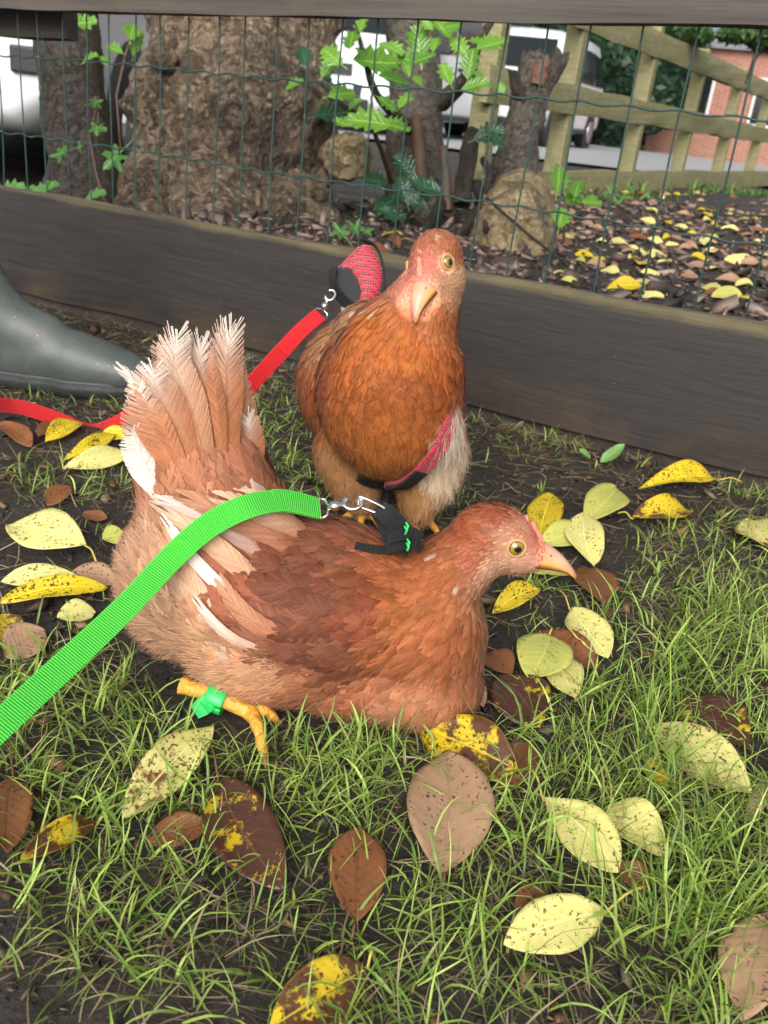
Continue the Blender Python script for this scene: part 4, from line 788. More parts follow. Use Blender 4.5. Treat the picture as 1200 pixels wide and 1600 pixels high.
for rep in range(2):
    for i, (a, b, c, d, wd, dy) in enumerate(tf):
        if rep and i == 11: continue
        j = rgt.uniform(-9, 9, 2) * rep; sh = (1 - .12 * rep * rgt.rand()); a_ = np.array(a, float); q = [a_ + (np.array(p, float) - a_) * (sh if k else 1) + j * k / 2 for k, p in enumerate((a, b, c, d))]; dy = dy + rep * rgt.uniform(-.012, .012)
        P4 = [tp(*q[0], dy * .6), tp(*q[1], dy), tp(*q[2], dy * 1.2), tp(*q[3], dy * 1.2 + rgt.uniform(-.012, .012))]; nn = unit(nT + rgt.normal(size=3) * .3)
        H1.quill('tail_feather', P4, nn, wd * .001 * 1.45, (lin(186, 122, 84) * .8 if i % 3 else lin(200, 146, 112) * .8) if i not in (11, 12) else WH, WH, 200 + i + 40 * rep, 64, .20, .42, 4.5 if i % 4 else 2.8)
# leg with orange scales; the other leg is tucked under the body
gz = lambda p: np.array([p[0], p[1], float(ground_z(p[0], p[1]))])
A1 = gz(gnd(392, 1140)) + np.array([0, 0, .012]); H1.leg(at(283, 1070, .768), A1, [gz(gnd(412, 1200)) + np.array([0, 0, .008]), gz(gnd(432, 1140)) + np.array([0, 0, .006]), gz(gnd(372, 1120)) + np.array([0, 0, .004])], .0068)
H1.leg(yy(-.05, .04, .03), np.array(yy(-.02, .012, .03)), [yy(.02, .006, .03), yy(.015, .006, .01), yy(.01, .006, .05)], .007)

# ------------------------------------------------------------------ hen standing behind
hen2 = Hen('hen', 'reddish brown hen standing behind on a red lead, facing the camera', (0, 1.1, 0)); H2 = hen2
fr = Matrix((RT, FW, UP)).transposed()      # lateral, away, up as seen: only used to lay out the ellipsoids
flat = Matrix.Rotation(R_(10), 3, 'Z')
H2.ell(at(608, 612, 1.13), (.091, .13, .096), flat); H2.ell(at(612, 640, 1.10), (.086, .09, .080), flat); H2.ell(at(562, 602, 1.24), (.086, .14, .088), flat); H2.ell(at(622, 578, 1.09), (.080, .075, .075), flat)
H2.chain([at(622, 562, 1.09), at(642, 518, 1.08), at(664, 472, 1.07), at(680, 435, 1.06)], [.072, .055, .042, .036], 9); H2.ell(at(588, 528, 1.17), (.055, .07, .045), flat)
H2.chain([at(552, 700, 1.16), at(556, 745, 1.16), at(566, 785, 1.165)], [.05, .036, .018], 7); H2.chain([at(662, 690, 1.14), at(660, 740, 1.13), at(652, 790, 1.13)], [.052, .037, .020], 7)
H2.ell(at(550, 552, 1.36), (.05, .10, .05), flat); H2.ell(at(628, 535, 1.11), (.066, .07, .06), flat)
H2.head_frame(at(674, 424, 1.045), -FW * .62 - RT * .42 - UP * .70, UP * .75 - FW * .55 - RT * .36, 1.25)
H2.skin()
def dimg(x, y, zc=0): return RT * x - UP * y - FW * zc
def sd2(x, y, d, zc=0): return (tuple(H2.surf(x, y)[0]), dimg(*d, zc))
H2.flows([sd2(680, 380, (.05, -1)), sd2(640, 420, (.0, -1)), sd2(720, 420, (.3, -.6)), sd2(650, 470, (0, -1)), sd2(700, 480, (.1, 1)), sd2(640, 520, (-.25, 1)), sd2(600, 500, (-.6, .8)), sd2(700, 540, (.1, 1)), sd2(620, 600, (-.05, 1)), sd2(540, 600, (-.25, 1)), sd2(500, 570, (-.5, 1)), sd2(700, 610, (.12, 1)), sd2(560, 680, (-.1, 1)), sd2(650, 690, (.1, 1)), sd2(730, 600, (.2, 1)), sd2(690, 720, (.35, 1)), sd2(560, 750, (-.1, 1)), sd2(650, 780, (0, 1)), sd2(530, 500, (-.3, -.1), -1), (tuple(at(560, 560, 1.45)), np.array([-.3, 1, .2]))])
H2.fk = 1.0; H2.styles([(685, 372, 6, 3, (196, 122, 88), 0), (650, 395, 5, 2.6, (196, 118, 88), 0), (715, 400, 5, 2.6, (190, 112, 74), 0), (656, 440, 3, 1.8, (232, 140, 122), 0), (662, 425, 3, 1.8, (226, 130, 110), 0), (645, 430, 3, 1.8, (224, 140, 116), 0), (660, 460, 3, 1.8, (228, 160, 126), 0), (680, 465, 3, 1.8, (222, 164, 128), 0), (690, 445, 3, 1.8, (216, 160, 124), 0), (635, 450, 3, 1.8, (214, 140, 112), 0), (640, 455, 3, 1.6, (224, 150, 118), 0), (670, 450, 3.2, 2, (214, 145, 112), 0), (700, 455, 4, 2.2, (214, 160, 122), 0), (722, 440, 5, 2.4, (224, 178, 138), .2), (690, 490, 9, 4, (182, 105, 60), .05), (715, 500, 12, 5, (176, 96, 52), .05),
           (640, 520, 24, 7, (190, 104, 48), .02), (600, 490, 26, 7, (192, 106, 50), .05), (700, 550, 24, 9, (172, 92, 44), .0), (560, 540, 28, 9, (186, 104, 52), .05), (620, 590, 22, 12, (164, 88, 42), 0), (680, 610, 22, 12, (158, 84, 40), 0), (560, 610, 22, 12, (166, 90, 44), 0), (510, 560, 24, 12, (162, 88, 54), .05), (490, 610, 24, 12, (170, 96, 56), .05), (730, 600, 22, 11, (172, 92, 46), .05),
           (600, 650, 24, 12, (176, 100, 48), .1), (540, 670, 24, 12, (186, 112, 56), .3), (580, 700, 22, 12, (200, 124, 62), .6), (660, 670, 22, 12, (180, 102, 48), .2), (640, 710, 22, 12, (186, 112, 58), .5), (700, 680, 30, 10, (244, 228, 206), 1), (690, 740, 28, 9, (240, 216, 186), 1), (672, 775, 20, 8, (216, 166, 116), .8), (645, 770, 16, 8, (206, 150, 96), .7), (550, 740, 18, 9, (206, 150, 100), .7), (565, 780, 14, 7, (214, 166, 116), .7), (540, 500, 28, 12, (196, 140, 100), .2)])
for (x, y, r, pr) in ((515, 545, .012, .4), (560, 480, .016, .35), (645, 395, .009, .25), (690, 385, .01, .2), (600, 470, .01, .3), (725, 570, .006, .4)): H2.white.append((H2.surf(x, y)[0], r, WHT_F, pr))
eye2 = [H2.h(.002, .021 * s_, .0065) for s_ in (1, -1)]; bk2 = H2.h(.036, 0, -.006)
H2.eyes = eye2; H2.dress(17, 30000, barer(eye2, bk2, .0125, .0275), 1.0, 34000); H2.face()
for i, (a, d) in enumerate((((575, 480), (592, 448)), ((585, 485), (603, 452)), ((560, 490), (575, 462)), ((548, 500), (535, 478)))):
    H2.quill('back_feather', [at(*a, 1.3), at((a[0] + d[0]) / 2, (a[1] + d[1]) / 2, 1.33), at(*d, 1.36)], -FW, .014, TAN, WH, 300 + i, 14, .3, 1.2)
for hx_, fx, fy in ((566, 566, 806), (652, 650, 812)):
    F0 = gz(gnd(fx, fy)) + np.array([0, 0, .008]); hk = at(hx_, 770, 1.14)
    H2.leg(hk, F0, [F0 + np.array([.0, -.055, -.003]), F0 + np.array([-.03, -.042, -.003]), F0 + np.array([.03, -.042, -.003]), F0 + np.array([0, .03, -.003])], .007)
# ================================================================== LEADS, HARNESSES, BOOT
def webbing(name, col, col2):
    n = NT(name); uvn = n.attr('UVv', 'Vector'); s = n.new('ShaderNodeSeparateXYZ', i_0=uvn)
    rib = n.math('SINE', n.math('MULTIPLY', s.outputs[1], 2 * math.pi / .0021)); rib2 = n.math('SINE', n.math('MULTIPLY', s.outputs[0], 120)); h = n.math('ADD', rib, n.math('MULTIPLY', n.math('MULTIPLY', rib, rib2), .35)); q = n.noise(300, 3, .6, n.geo())
    edge = n.mapr(n.math('ABSOLUTE', s.outputs[0]), .43, .46, 0, 1)
    n.bump(h, .55, .0007); c = n.mix(n.mapr(rib, -1, 1, 0, 1), col, col2); c = n.mix(n.math('MULTIPLY', edge, .25), c, [min(1, q_ * 1.3 + .03) for q_ in col2])
    return n.set(Base_Color=n.mix(n.math('MULTIPLY', q, .3), c, col), Roughness=.6, Sheen_Weight=.05, Specular_IOR_Level=.3)
GRN = webbing('green_webbing', (.03, .36, .022), (.09, .62, .06)); RED = webbing('red_webbing', (.38, .007, .010), (.64, .014, .020)); BKW = webbing('black_webbing', (.003, .003, .0035), (.011, .011, .012))
CHR = plain('chrome', (.72, .70, .68), .16, 1.0, .08, 40); PLG = plain('green_plastic', (.02, .50, .10), .35, 0, .12, 60)
def ring(m, c, ax, r, tr, n=20, sy=1.0, a0=0, a1=2 * math.pi, up=None):
    ax = unit(ax); u = unit(np.cross(ax, [.31, .2, .93] if up is None else up)); v = np.cross(ax, u); P = [np.array(c) + u * math.cos(a) * r + v * math.sin(a) * r * sy for a in np.linspace(a0, a1, n)]; m.tube(P, tr, 7, cap=abs(a1 - a0) < 6.2)
def lead(name, label, path, nrm, wid, mat, clip_pts, group):
    P = spline([at(x, y, d) for x, y, d in path], 90); N = unit(spline(nrm, 90)); t = empty(name, P[0], label, 'lead', group); m = MB(); m.ribbon(P, N, wid, .0018); m.build('strap', mat, t)
    # stitched fold at the clip end
    m = MB(); m.ribbon([P[i] + N[i] * .0022 for i in range(0, 14)], N[:14], wid * .99, .0018); m.build('stitched_fold', mat, t)
    a, b = [at(*q) for q in clip_pts[:2]]; d = unit(b - a); L = np.linalg.norm(b - a); ax = unit(np.cross(d, N[0])); k = empty
    m = MB(); Wd = unit(np.cross(N[0], d)); hw = wid * .5
    m.tube([a - Wd * hw, a + Wd * hw, a + Wd * hw * .75 + d * .006, a + d * .008, a - Wd * hw * .75 + d * .006, a - Wd * hw], .0012, 7); s1 = m.build('swivel_ring', CHR, t, True)
    m = MB(); q0 = a + d * .007; m.tube([q0, q0 + d * .003, q0 + d * .004, q0 + d * .009, q0 + d * .010, b - d * .0155], [.003, .0036, .0046, .0046, .0032, .0027], 10); s2 = m.build('clip_barrel', CHR, t, True)
    m = MB(); c = b - d * .009; ring(m, c, N[0], .0062, .0019, 16, 1.25, .5, 5.7, up=d); s3 = m.build('clip_hook', CHR, t, True)
    m = MB(); m.tube([b - d * .019 + Wd * .002, b - d * .012 + Wd * .0075], .0012, 6); m.tube([b - d * .017 + Wd * .002, b - d * .017 + Wd * .0055], .0016, 6); m.build('clip_gate', CHR, s3, True)
    return t
CN = -FW
gp = [(499, 795, .765), (440, 783, .758), (385, 792, .748), (325, 822, .732), (268, 872, .712), (200, 945, .682), (100, 1040, .635), (0, 1133, .588), (-130, 1250, .54)]
gp = [(x, y, min(d, (H1.surf(x, y)[0] - CP) @ FW - .024) if x > 200 else d) for x, y, d in gp]
lead('green_lead', 'bright green webbing lead running from the crouching hen to the left edge', gp, [CN + UP * .5, CN + UP * .35, CN + UP * .2, CN + RT * .1, CN, CN - RT * .1, CN, CN, CN], .0200, GRN, [(499, 795, .763), (568, 783, .762)], 'webbing leads')
rp = [(500, 492, 1.215), (468, 520, 1.21), (430, 560, 1.205), (395, 598, 1.20), (362, 632, 1.20), (300, 660, 1.24), (225, 640, 1.335), (180, 662, 1.36), (140, 673, 1.37), (90, 655, 1.36), (40, 638, 1.34), (0, 632, 1.31), (-90, 618, 1.22)]
lead('red_lead', 'red webbing lead from the standing hen passing behind the other hen tail', rp, [CN + UP * .2, CN + UP * .2, CN + RT * .5, CN * .5 + RT * 1.0 + UP * .6, CN * .4 + RT * .9 + UP * .7, CN + UP, CN + UP * .4, CN, CN + UP * .1, CN, CN, CN, CN], .0215, RED, [(500, 492, 1.213), (521, 452, 1.21)], 'webbing leads')

# harness on the crouching hen
hb = empty('black_harness', at(600, 830, .77), 'black webbing harness with green stitches on the crouching hen', 'harness')
def on(H, pts, lift, wid, name, mat, par, n=24, th=.0022, nb=None):
    Q = [H.surf(x, y) for x, y in spline(pts, n)]; N = np.array([q[1] for q in Q]); 
    for _ in range(3): N[1:-1] = (N[:-2] + N[1:-1] + N[2:]) / 3
    P = np.array([q[0] for q in Q]) + unit(N) * (np.interp(np.linspace(0, 1, n), np.linspace(0, 1, len(lift)), lift) if hasattr(lift, '__len__') else lift)[..., None] if hasattr(lift, '__len__') else np.array([q[0] for q in Q]) + unit(N) * lift
    for _ in range(2): P[1:-1] = (P[:-2] + P[1:-1] * 2 + P[2:]) / 4
    m = MB(); m.ribbon(P, unit(N) if nb is None else unit(N + nb), wid, th); return m.build(name, mat, par)
def free(pts, N, wid, name, mat, par, n=24, th=.0024):
    P = spline([at(*q) for q in pts], n); m = MB(); m.ribbon(P, unit(spline(N, n)), wid, th); return m.build(name, mat, par)
m = MB(); e = [at(562, 776, .762), at(580, 783, .762), at(603, 796, .764), at(598, 804, .765), at(576, 797, .765), at(560, 790, .764), at(562, 776, .762)]; m.tube(spline(e, 30), .0013, 7, cap=False); m.build('ring', CHR, hb, True)
free([(590, 793, .768), (608, 806, .758), (628, 828, .752), (645, 852, .750)], [UP * .4 - FW, UP * .2 - FW, -FW + RT * .1, -FW], .0165, 'strap', BKW, hb)
free([(588, 797, .775), (600, 820, .765), (612, 845, .757), (640, 862, .752)], [UP * .4 - FW, -FW - RT * .4, -FW, -FW], .012, 'strap', BKW, hb)
free([(606, 842, .752), (626, 836, .744), (644, 832, .744), (656, 842, .752)], [UP * .3 - FW, UP * .2 - FW, -FW, -FW + RT * .4], .009, 'strap', BKW, hb)
free([(604, 858, .757), (628, 852, .748), (648, 850, .748), (658, 858, .756)], [UP * .3 - FW, UP * .2 - FW, -FW, -FW + RT * .4], .008, 'strap', BKW, hb)
on(H1, [(553, 856), (575, 864), (600, 868), (625, 862), (645, 850)], [.003, .006, .008, .008, .006], .0085, 'strap', BKW, hb)
for (x, y) in ((636, 822), (638, 848), (634, 828), (637, 854)):
    m = MB(); m.tube([at(x - 2, y - 6, .7425), at(x + 2, y, .742), at(x - 1, y + 7, .7425)], .0011, 6); m.build('stitch', PLG, hb, True)

# harness on the standing hen
n = NT('red_mesh'); o_ = n.geo(); v_ = n.new('ShaderNodeTexVoronoi', i_Scale=290, feature='F1'); v_.inputs['Randomness'].default_value = .12; n.put(v_.inputs['Vector'], o_)
hl_ = n.mapr(v_.outputs['Distance'], .25, .5, 0, 1); n.bump(hl_, 1.0, .004); RMESH = n.set(Base_Color=n.mix(hl_, (.14, .002, .008), (.58, .006, .036)), Roughness=.55, Sheen_Weight=.3)
hr = empty('red_harness', at(570, 470, 1.24), 'red mesh harness with black trim on the standing hen', 'harness')
V = []; F = []; nu_, nv_ = 14, 18; pts = spline([(558, 470), (581, 474), (596, 452), (596, 415), (580, 386), (562, 384), (545, 400), (528, 418)], nv_)
ctr = spline([(556, 470), (557, 464), (556, 450), (553, 436), (548, 426), (540, 424), (534, 427), (528, 430)], nv_)
for i in range(nv_):
    for j in range(nu_):
        a = 2 * math.pi * j / nu_; q = (pts[i] + ctr[i]) / 2 + (pts[i] - ctr[i]) / 2 * math.cos(a); V.append(at(q[0], q[1], 1.235 - .007 * math.sin(a) * (1 if i not in (0, nv_ - 1) else .4) + .0006 * abs(i - 9)))
F = [(i * nu_ + j, i * nu_ + (j + 1) % nu_, (i + 1) * nu_ + (j + 1) % nu_, (i + 1) * nu_ + j) for i in range(nv_ - 1) for j in range(nu_)] + [tuple(range(nu_)), tuple(range((nv_ - 1) * nu_, nv_ * nu_))]
m = MB(); m.add(V, F); m.build('mesh_tab', RMESH, hr, True)
m = MB(); pl = [(524, 420), (545, 412), (562, 424), (566, 450), (560, 474), (540, 472), (526, 452)]; kk = len(pl); m.add([at(x, y, 1.232) for x, y in pl] + [at(x, y, 1.240) for x, y in pl], [tuple(range(kk))[::-1], tuple(range(kk, 2 * kk))] + [(i, (i + 1) % kk, kk + (i + 1) % kk, kk + i) for i in range(kk)]); m.build('lining', BKW, hr)
free([(568, 376, 1.238), (586, 384, 1.238), (598, 412, 1.24), (600, 450, 1.24), (584, 478, 1.24)], [RT, RT - UP * 0 + UP * .4, RT, RT, RT - UP * .5], .013, 'trim', BKW, hr)
free([(521, 418, 1.226), (519, 440, 1.222), (530, 462, 1.222), (552, 480, 1.226), (580, 478, 1.234)], [-FW - RT, -FW - RT, -FW - UP * .4, -FW - UP * .5, -FW - UP * .5], .0135, 'loop', BKW, hr)
on(H2, [(712, 640), (698, 664), (680, 694), (660, 718), (634, 738), (604, 748)], [-.004, .004, .009, .011, .012, .010], .026, 'breast_band', RMESH, hr, 30, .005)
on(H2, [(650, 722), (628, 738), (600, 746), (575, 744), (552, 736)], [.016, .018, .015, .010, -.004], .021, 'breast_strap', BKW, hr, 24, .004)
on(H2, [(568, 496), (546, 516), (530, 536), (518, 556)], [-.003, .004, .004, -.004], .005, 'side_strap', BKW, hr)

# green ring on the crouching hen's leg
h0 = at(283, 1070, .768); a_ = A1 - h0; c = h0 + a_ * .50; axl = unit(a_); lb = empty('leg_ring', c, 'green plastic ring on the orange leg of the crouching hen', 'leg ring')
m = MB(); u = unit(np.cross(axl, [0, 0, 1.])); v = np.cross(axl, u); P = [c + (u * math.cos(a) + v * math.sin(a)) * .0112 for a in np.linspace(0, 2 * math.pi * .98, 28)]; N_ = [(u * math.cos(a) + v * math.sin(a)) for a in np.linspace(0, 2 * math.pi * .98, 28)]
m.ribbon(P, N_, .0165, .0022); m.build('band', PLG, lb, True)
m = MB(); tdir = unit(-RT * .9 - UP * .35 - FW * .3); q0 = c - FW * .0108 - RT * .004; m.ribbon([q0, q0 + tdir * .006 - UP * .002, q0 + tdir * .013 - UP * .004], [-FW, -FW + UP * .5, -FW + UP * .6], [.016, .0165, .013], .002); m.build('tab', PLG, lb)

# wellington boot -----------------------------------------------------
B = Hen('wellington_boot', '', (0, 0, 0)); by = 1.46
B.chain([(-.475, by, .040), (-.53, by, .048), (-.60, by, .055), (-.67, by, .058), (-.72, by, .055)], [(.058, .046, .036), (.06, .05, .046), (.06, .045, .055), (.055, .040, .057), (.045, .038, .05)], 10)
B.chain([(-.61, by, .075), (-.672, by, .10), (-.712, by, .15), (-.735, by, .21), (-.755, by, .30), (-.77, by, .38)], [(.06, .042, .05), (.066, .045, .05), (.060, .050, .05), (.058, .054, .05), (.066, .06, .05), (.072, .064, .05)], 14)
B.skin(.006, 10)
n = NT('green_rubber'); o_ = n.geo(); q = n.noise(14, 6, .65, o_); q2 = n.noise(90, 3, .5, o_); mud = n.noise(24, 5, .6, o_); v_ = n.new('ShaderNodeTexVoronoi', i_Scale=70); n.put(v_.inputs['Vector'], o_)
cb = n.mix(q, (.045, .056, .050), (.088, .104, .094)); cb = n.mix(n.mapr(mud, .58, .72, 0, .7), cb, (.055, .045, .035)); cb = n.mix(n.math('LESS_THAN', v_.outputs['Distance'], .07), cb, (.32, .32, .28)); n.bump(q, .3, .006)
RUB = n.set(Base_Color=cb, Roughness=n.mapr(q, .3, .7, .38, .55), Specular_IOR_Level=.5)
bt = tag(fin('wellington_boot', B.me, RUB, None, True), 'muddy grey green rubber wellington boot standing at the left edge', 'boot')
out = []; 
for a in np.linspace(0, 2 * math.pi, 60, endpoint=False):
    x = -.592 + .183 * math.cos(a) ; wdt = .050 if x > -.56 else .043; out.append((x - .008 * math.sin(a) * 0, by + wdt * math.sin(a) * (1.0 if abs(math.cos(a)) < .6 else .97)))
m = MB(); k = len(out); V = []; lev = [(.0, 1.0), (.010, 1.03), (.013, 1.045), (.020, 1.045), (.023, 1.02), (.027, 1.03), (.031, 1.0)]
for z, sc_ in lev:
    for i, (x, y) in enumerate(out): V.append((-.592 + (x + .592) * sc_, by + (y - by) * (sc_ + .04), z - .002))
F = [(l * k + i, l * k + (i + 1) % k, (l + 1) * k + (i + 1) % k, (l + 1) * k + i) for l in range(len(lev) - 1) for i in range(k)] + [tuple(range(k))[::-1], tuple(range((len(lev) - 1) * k, len(lev) * k))]
m.add(V, F); m.build('sole', plain('dark_rubber', (.022, .026, .026), .5, 0, .3, 60, .003), bt, True)
# ================================================================== FALLEN LEAVES, GRASS, LITTER
def leaf_mat(name, base, base2, spot, sp_t, patch=None, pt=.5, ps=26, rough=.5, vein=1.5, fine=330):
    n = NT(name); o = n.vadd(n.obj(), n.vmul(n.new('ShaderNodeCombineXYZ', i_0=n.new('ShaderNodeObjectInfo').outputs['Random'], i_1=n.new('ShaderNodeObjectInfo').outputs['Random']).outputs[0], (37, 91, 0)))
    uvn = n.attr('UVv', 'Vector'); s = n.new('ShaderNodeSeparateXYZ', i_0=uvn); ab = n.math('ABSOLUTE', s.outputs[0])
    a = n.noise(45, 5, .6, o); c = n.mix(a, base, base2)
    sv = n.math('SINE', n.math('MULTIPLY', n.math('SUBTRACT', s.outputs[1], n.math('MULTIPLY', ab, .22)), 58))
    c = n.mix(n.math('MULTIPLY', n.mapr(sv, .75, 1, 0, 1), .18), c, [min(1, q * vein) for q in base2])
    if patch is not None:
        p = n.noise(ps, 6, .68, o); pm = n.mapr(p, pt - .025, pt + .025, 0, 1); c = n.mix(pm, c, patch)
    f = n.noise(fine, 3, .55, o); cl = n.noise(60, 3, .5, o); c = n.mix(n.mapr(n.math('ADD', f, n.math('MULTIPLY', cl, .45)), sp_t, sp_t + .03, 0, .92), c, spot)
    c = n.mix(n.mapr(ab, .02, .06, .8, 0), c, [min(1, q * vein) for q in base2]); c = n.mix(n.mapr(ab, .9, 1, 0, .35), c, [q * .6 for q in base])
    n.bump(n.math('ADD', n.math('MULTIPLY', sv, .14), n.math('ADD', a, n.mapr(ab, 0, .08, -.8, 0))), .35, .0016)
    tr = n.new('ShaderNodeBsdfTranslucent', i_Color=c); ms = n.new('ShaderNodeMixShader', i_0=.12); n.set(Base_Color=c, Roughness=rough, Specular_IOR_Level=.45)
    n.t.links.new(n.b.outputs[0], ms.inputs[1]); n.t.links.new(tr.outputs[0], ms.inputs[2]); n.t.links.new(ms.outputs[0], n.out.inputs[0]); return n.m
DK = (.05, .02, .008)
LM = dict(yellow=leaf_mat('leaf_yellow', (.60, .42, .012), (.72, .56, .03), DK, .80, None, rough=.4), pale=leaf_mat('leaf_pale', (.62, .56, .15), (.76, .71, .28), (.13, .06, .02), .84, rough=.5, vein=1.15), lime=leaf_mat('leaf_lime', (.45, .44, .08), (.58, .58, .16), (.16, .13, .03), .87, rough=.45, vein=1.15),
          brown=leaf_mat('leaf_brown', (.17, .062, .022), (.26, .10, .035), (.05, .02, .01), .84, rough=.5, vein=.6), tan=leaf_mat('leaf_tan', (.36, .21, .12), (.48, .30, .18), (.06, .03, .02), .86, rough=.6, vein=.75),
          dark=leaf_mat('leaf_dark', (.055, .022, .016), (.10, .042, .026), (.03, .012, .01), .9, (.58, .40, .015), .595, 30, .22, 1.4), mix=leaf_mat('leaf_mixed', (.58, .40, .012), (.68, .50, .03), DK, .82, (.10, .042, .02), .50, 24, .32, .9), palemix=leaf_mat('leaf_palemixed', (.58, .53, .16), (.70, .64, .25), (.10, .045, .015), .80, (.16, .062, .022), .57, 16, .45, 1.1),
          green=leaf_mat('leaf_green', (.10, .22, .05), (.18, .34, .09), (.05, .10, .02), .95, rough=.45, vein=1.4), pink=leaf_mat('leaf_pink', (.28, .15, .11), (.40, .24, .18), (.06, .03, .02), .86, rough=.6, vein=.8))
PET = {k: plain('petiole_' + k, c, .5, 0, .15, 90) for k, c in dict(yellow=(.55, .45, .10), brown=(.16, .08, .03)).items()}
def leaf_mesh(L, W, a, cup, arch, wave, tip, seed, nl=24, nw=9):
    rg = np.random.RandomState(seed); ph = rg.uniform(0, 6.28, 4); V = []; UVs = []; tw = rg.uniform(-.35, .35); bd = rg.uniform(-.10, .10); bites = [(rg.uniform(.2, .9), rg.choice([-1, 1]), rg.uniform(.04, .16), rg.uniform(.015, .04)) for _ in range(rg.randint(0, 3))]
    for i in range(nl):
        t = i / (nl - 1); w_ = (math.sin(math.pi * min(.999, max(.004, t)) ** a) ** .72) * .5 * W
        if t > .8: w_ *= 1 - tip * ((t - .8) / .2) ** 1.5 * .5
        for j in range(nw):
            s = -1 + 2 * j / (nw - 1); wj = w_ * (1 + .03 * math.sin(9 * t + ph[0] + s) + .006 * math.sin(29 * t + ph[1]))
            for (bt_, bs, bh, bw) in bites:
                if s * bs > 0: wj *= 1 - bh * math.exp(-((t - bt_) / bw) ** 2)
            z = tw * (t - .3) * s * w_ + cup * s * s * w_ * 1.2 + arch * L * (math.sin(math.pi * t) - .0) + wave * L * (.6 * math.sin(6.5 * t + ph[2]) * s * abs(s) + .4 * math.sin(9 * t + ph[3] + 2 * s) * .4 * abs(s))
            V.append((t * L, s * wj + bd * L * math.sin(math.pi * t) * .6, z)); UVs.append((s, t))
    F = [(i * nw + j, (i + 1) * nw + j, (i + 1) * nw + j + 1, i * nw + j + 1) for i in range(nl - 1) for j in range(nw - 1)]
    return V, F, UVs
EXC = [(np.array(A1) * .6 + h0 * .4, .055, .035, unit(np.array([A1[0] - h0[0], A1[1] - h0[1], 0])))]      # leaf footprints (centre, half length, half width, axis)
def fallen(base, tip, wpx, kind, label, pet=None, cup=.25, arch=.03, wave=.05, a=.95, tp_=.3, zb=.006, zt=.010, tilt=.30, roll=0.0, seed=None, group='fallen leaves on the grass'):
    seed = int(base[0] * 3 + base[1]) if seed is None else seed
    A = gz(gnd(*base)); Bt = gz(gnd(*tip)); A[2] += zb; Bt[2] += zt; x = unit(Bt - A); L = np.linalg.norm(Bt - A)
    toc = unit(np.array([-A[0], -A[1], 0])); nrm = np.array([0, 0, 1.]) + toc * tilt; y0 = np.cross([0, 0, 1.], x); nrm = nrm + y0 * roll; nrm = unit(nrm - x * (nrm @ x)); y = np.cross(nrm, x)
    mid = (A + Bt) / 2; p0 = np.array(proj(mid)[:2]); p1 = np.array(proj(mid + y * .01)[:2]); W = wpx / (np.linalg.norm(p1 - p0) / .01); W = min(W, L * 1.05)
    V, F, UVs = leaf_mesh(L, W, a, cup, arch, wave, tp_, seed); M = Matrix((x, y, nrm)).transposed().to_4x4(); M.translation = Vector(A + np.array([0, 0, .002]))
    me = bpy.data.meshes.new('fallen_leaf'); me.from_pydata(V, [], F); me.update(); o = fin('fallen_leaf', me, LM[kind], None, True, None, UVs); o.matrix_basis = M; md = o.modifiers.new('thick', 'SOLIDIFY'); md.thickness = .0005
    tag(o, label, 'leaf', group); EXC.append((mid, L / 2, W / 2, x))
    if pet is not None:
        q = gz(gnd(*pet)); q[2] += .012; m = MB(); m.tube(spline([A + x * .06 * L + np.array([0, 0, .002 + arch * L * .2]), A, (A + q) / 2 + np.array([0, 0, .006]), q], 9), [.0006, .0012, .0012, .0011, .0010, .0010, .0010, .0011, .0015], 6); m.build('leaf_stalk', PET['brown' if kind in ('brown', 'tan', 'dark') else 'yellow'], o, True)
    return o
fallen((342, 1228), (443, 1402), 112, 'dark', 'glossy dark brown leaf with yellow patches, below the green leg ring', (326, 1178), .22, .05, .04, 1.0, .1, tilt=.55)
fallen((690, 1376), (694, 1190), 136, 'tan', 'large matte tan leaf in the grass below the crouching hen breast', (690, 1400), .12, .03, .05, 1.0, .5, tilt=.5)
fallen((555, 1446), (562, 1308), 92, 'brown', 'brown oval leaf with dark midrib left of the large tan leaf', (548, 1480), .2, .03, .04, 1.0, .4, tilt=.5)
fallen((845, 1262), (958, 1388), 80, 'pale', 'pale yellow leaf with long stalk pointing up left beside the large tan leaf', (822, 1224), .18, .04, .05, 1.35, .0, tilt=.5)
fallen((952, 1268), (1030, 1358), 72, 'pale', 'folded pale yellow leaf partly under grass right of the long stalked leaf', (945, 1238), .5, .05, .09, 1.1, .1, tilt=.4)
fallen((940, 1441), (783, 1492), 98, 'pale', 'lemon yellow spotless leaf with a long thick stalk near the bottom right', (1000, 1408), .08, .03, .03, 1.0, .1, tilt=.7)
fallen((572, 1522), (420, 1622), 108, 'mix', 'half yellow half brown glossy leaf cut by the bottom edge', (580, 1500), .2, .05, .04, 1.0, .3, tilt=.6, seed=11)
fallen((1190, 1455), (1150, 1612), 118, 'tan', 'tan leaf cut by the bottom right corner', None, .15, .05, .05, 1.0, .3, tilt=.5)
fallen((1022, 1138), (1172, 1254), 76, 'palemix', 'pale yellow leaf turning brown at one end, at the right side', (1005, 1122), .3, .03, .04, 1.0, .5, tilt=.6)
fallen((1060, 1092), (1165, 1180), 84, 'dark', 'wet dark brown leaf behind the pale and brown leaf at right', None, .2, .03, .05, 1.0, .2, zb=.004, zt=.006, tilt=.3)
fallen((652, 1150), (804, 1226), 96, 'mix', 'yellow leaf blotched with black brown under the crouching hen breast', None, .2, .06, .06, 1.1, .2, tilt=.7, seed=5)
fallen((832, 1170), (775, 1248), 66, 'brown', 'brown leaf half under the blotched yellow leaf', None, .2, .03, .04, zb=.003, zt=.004, tilt=.3)
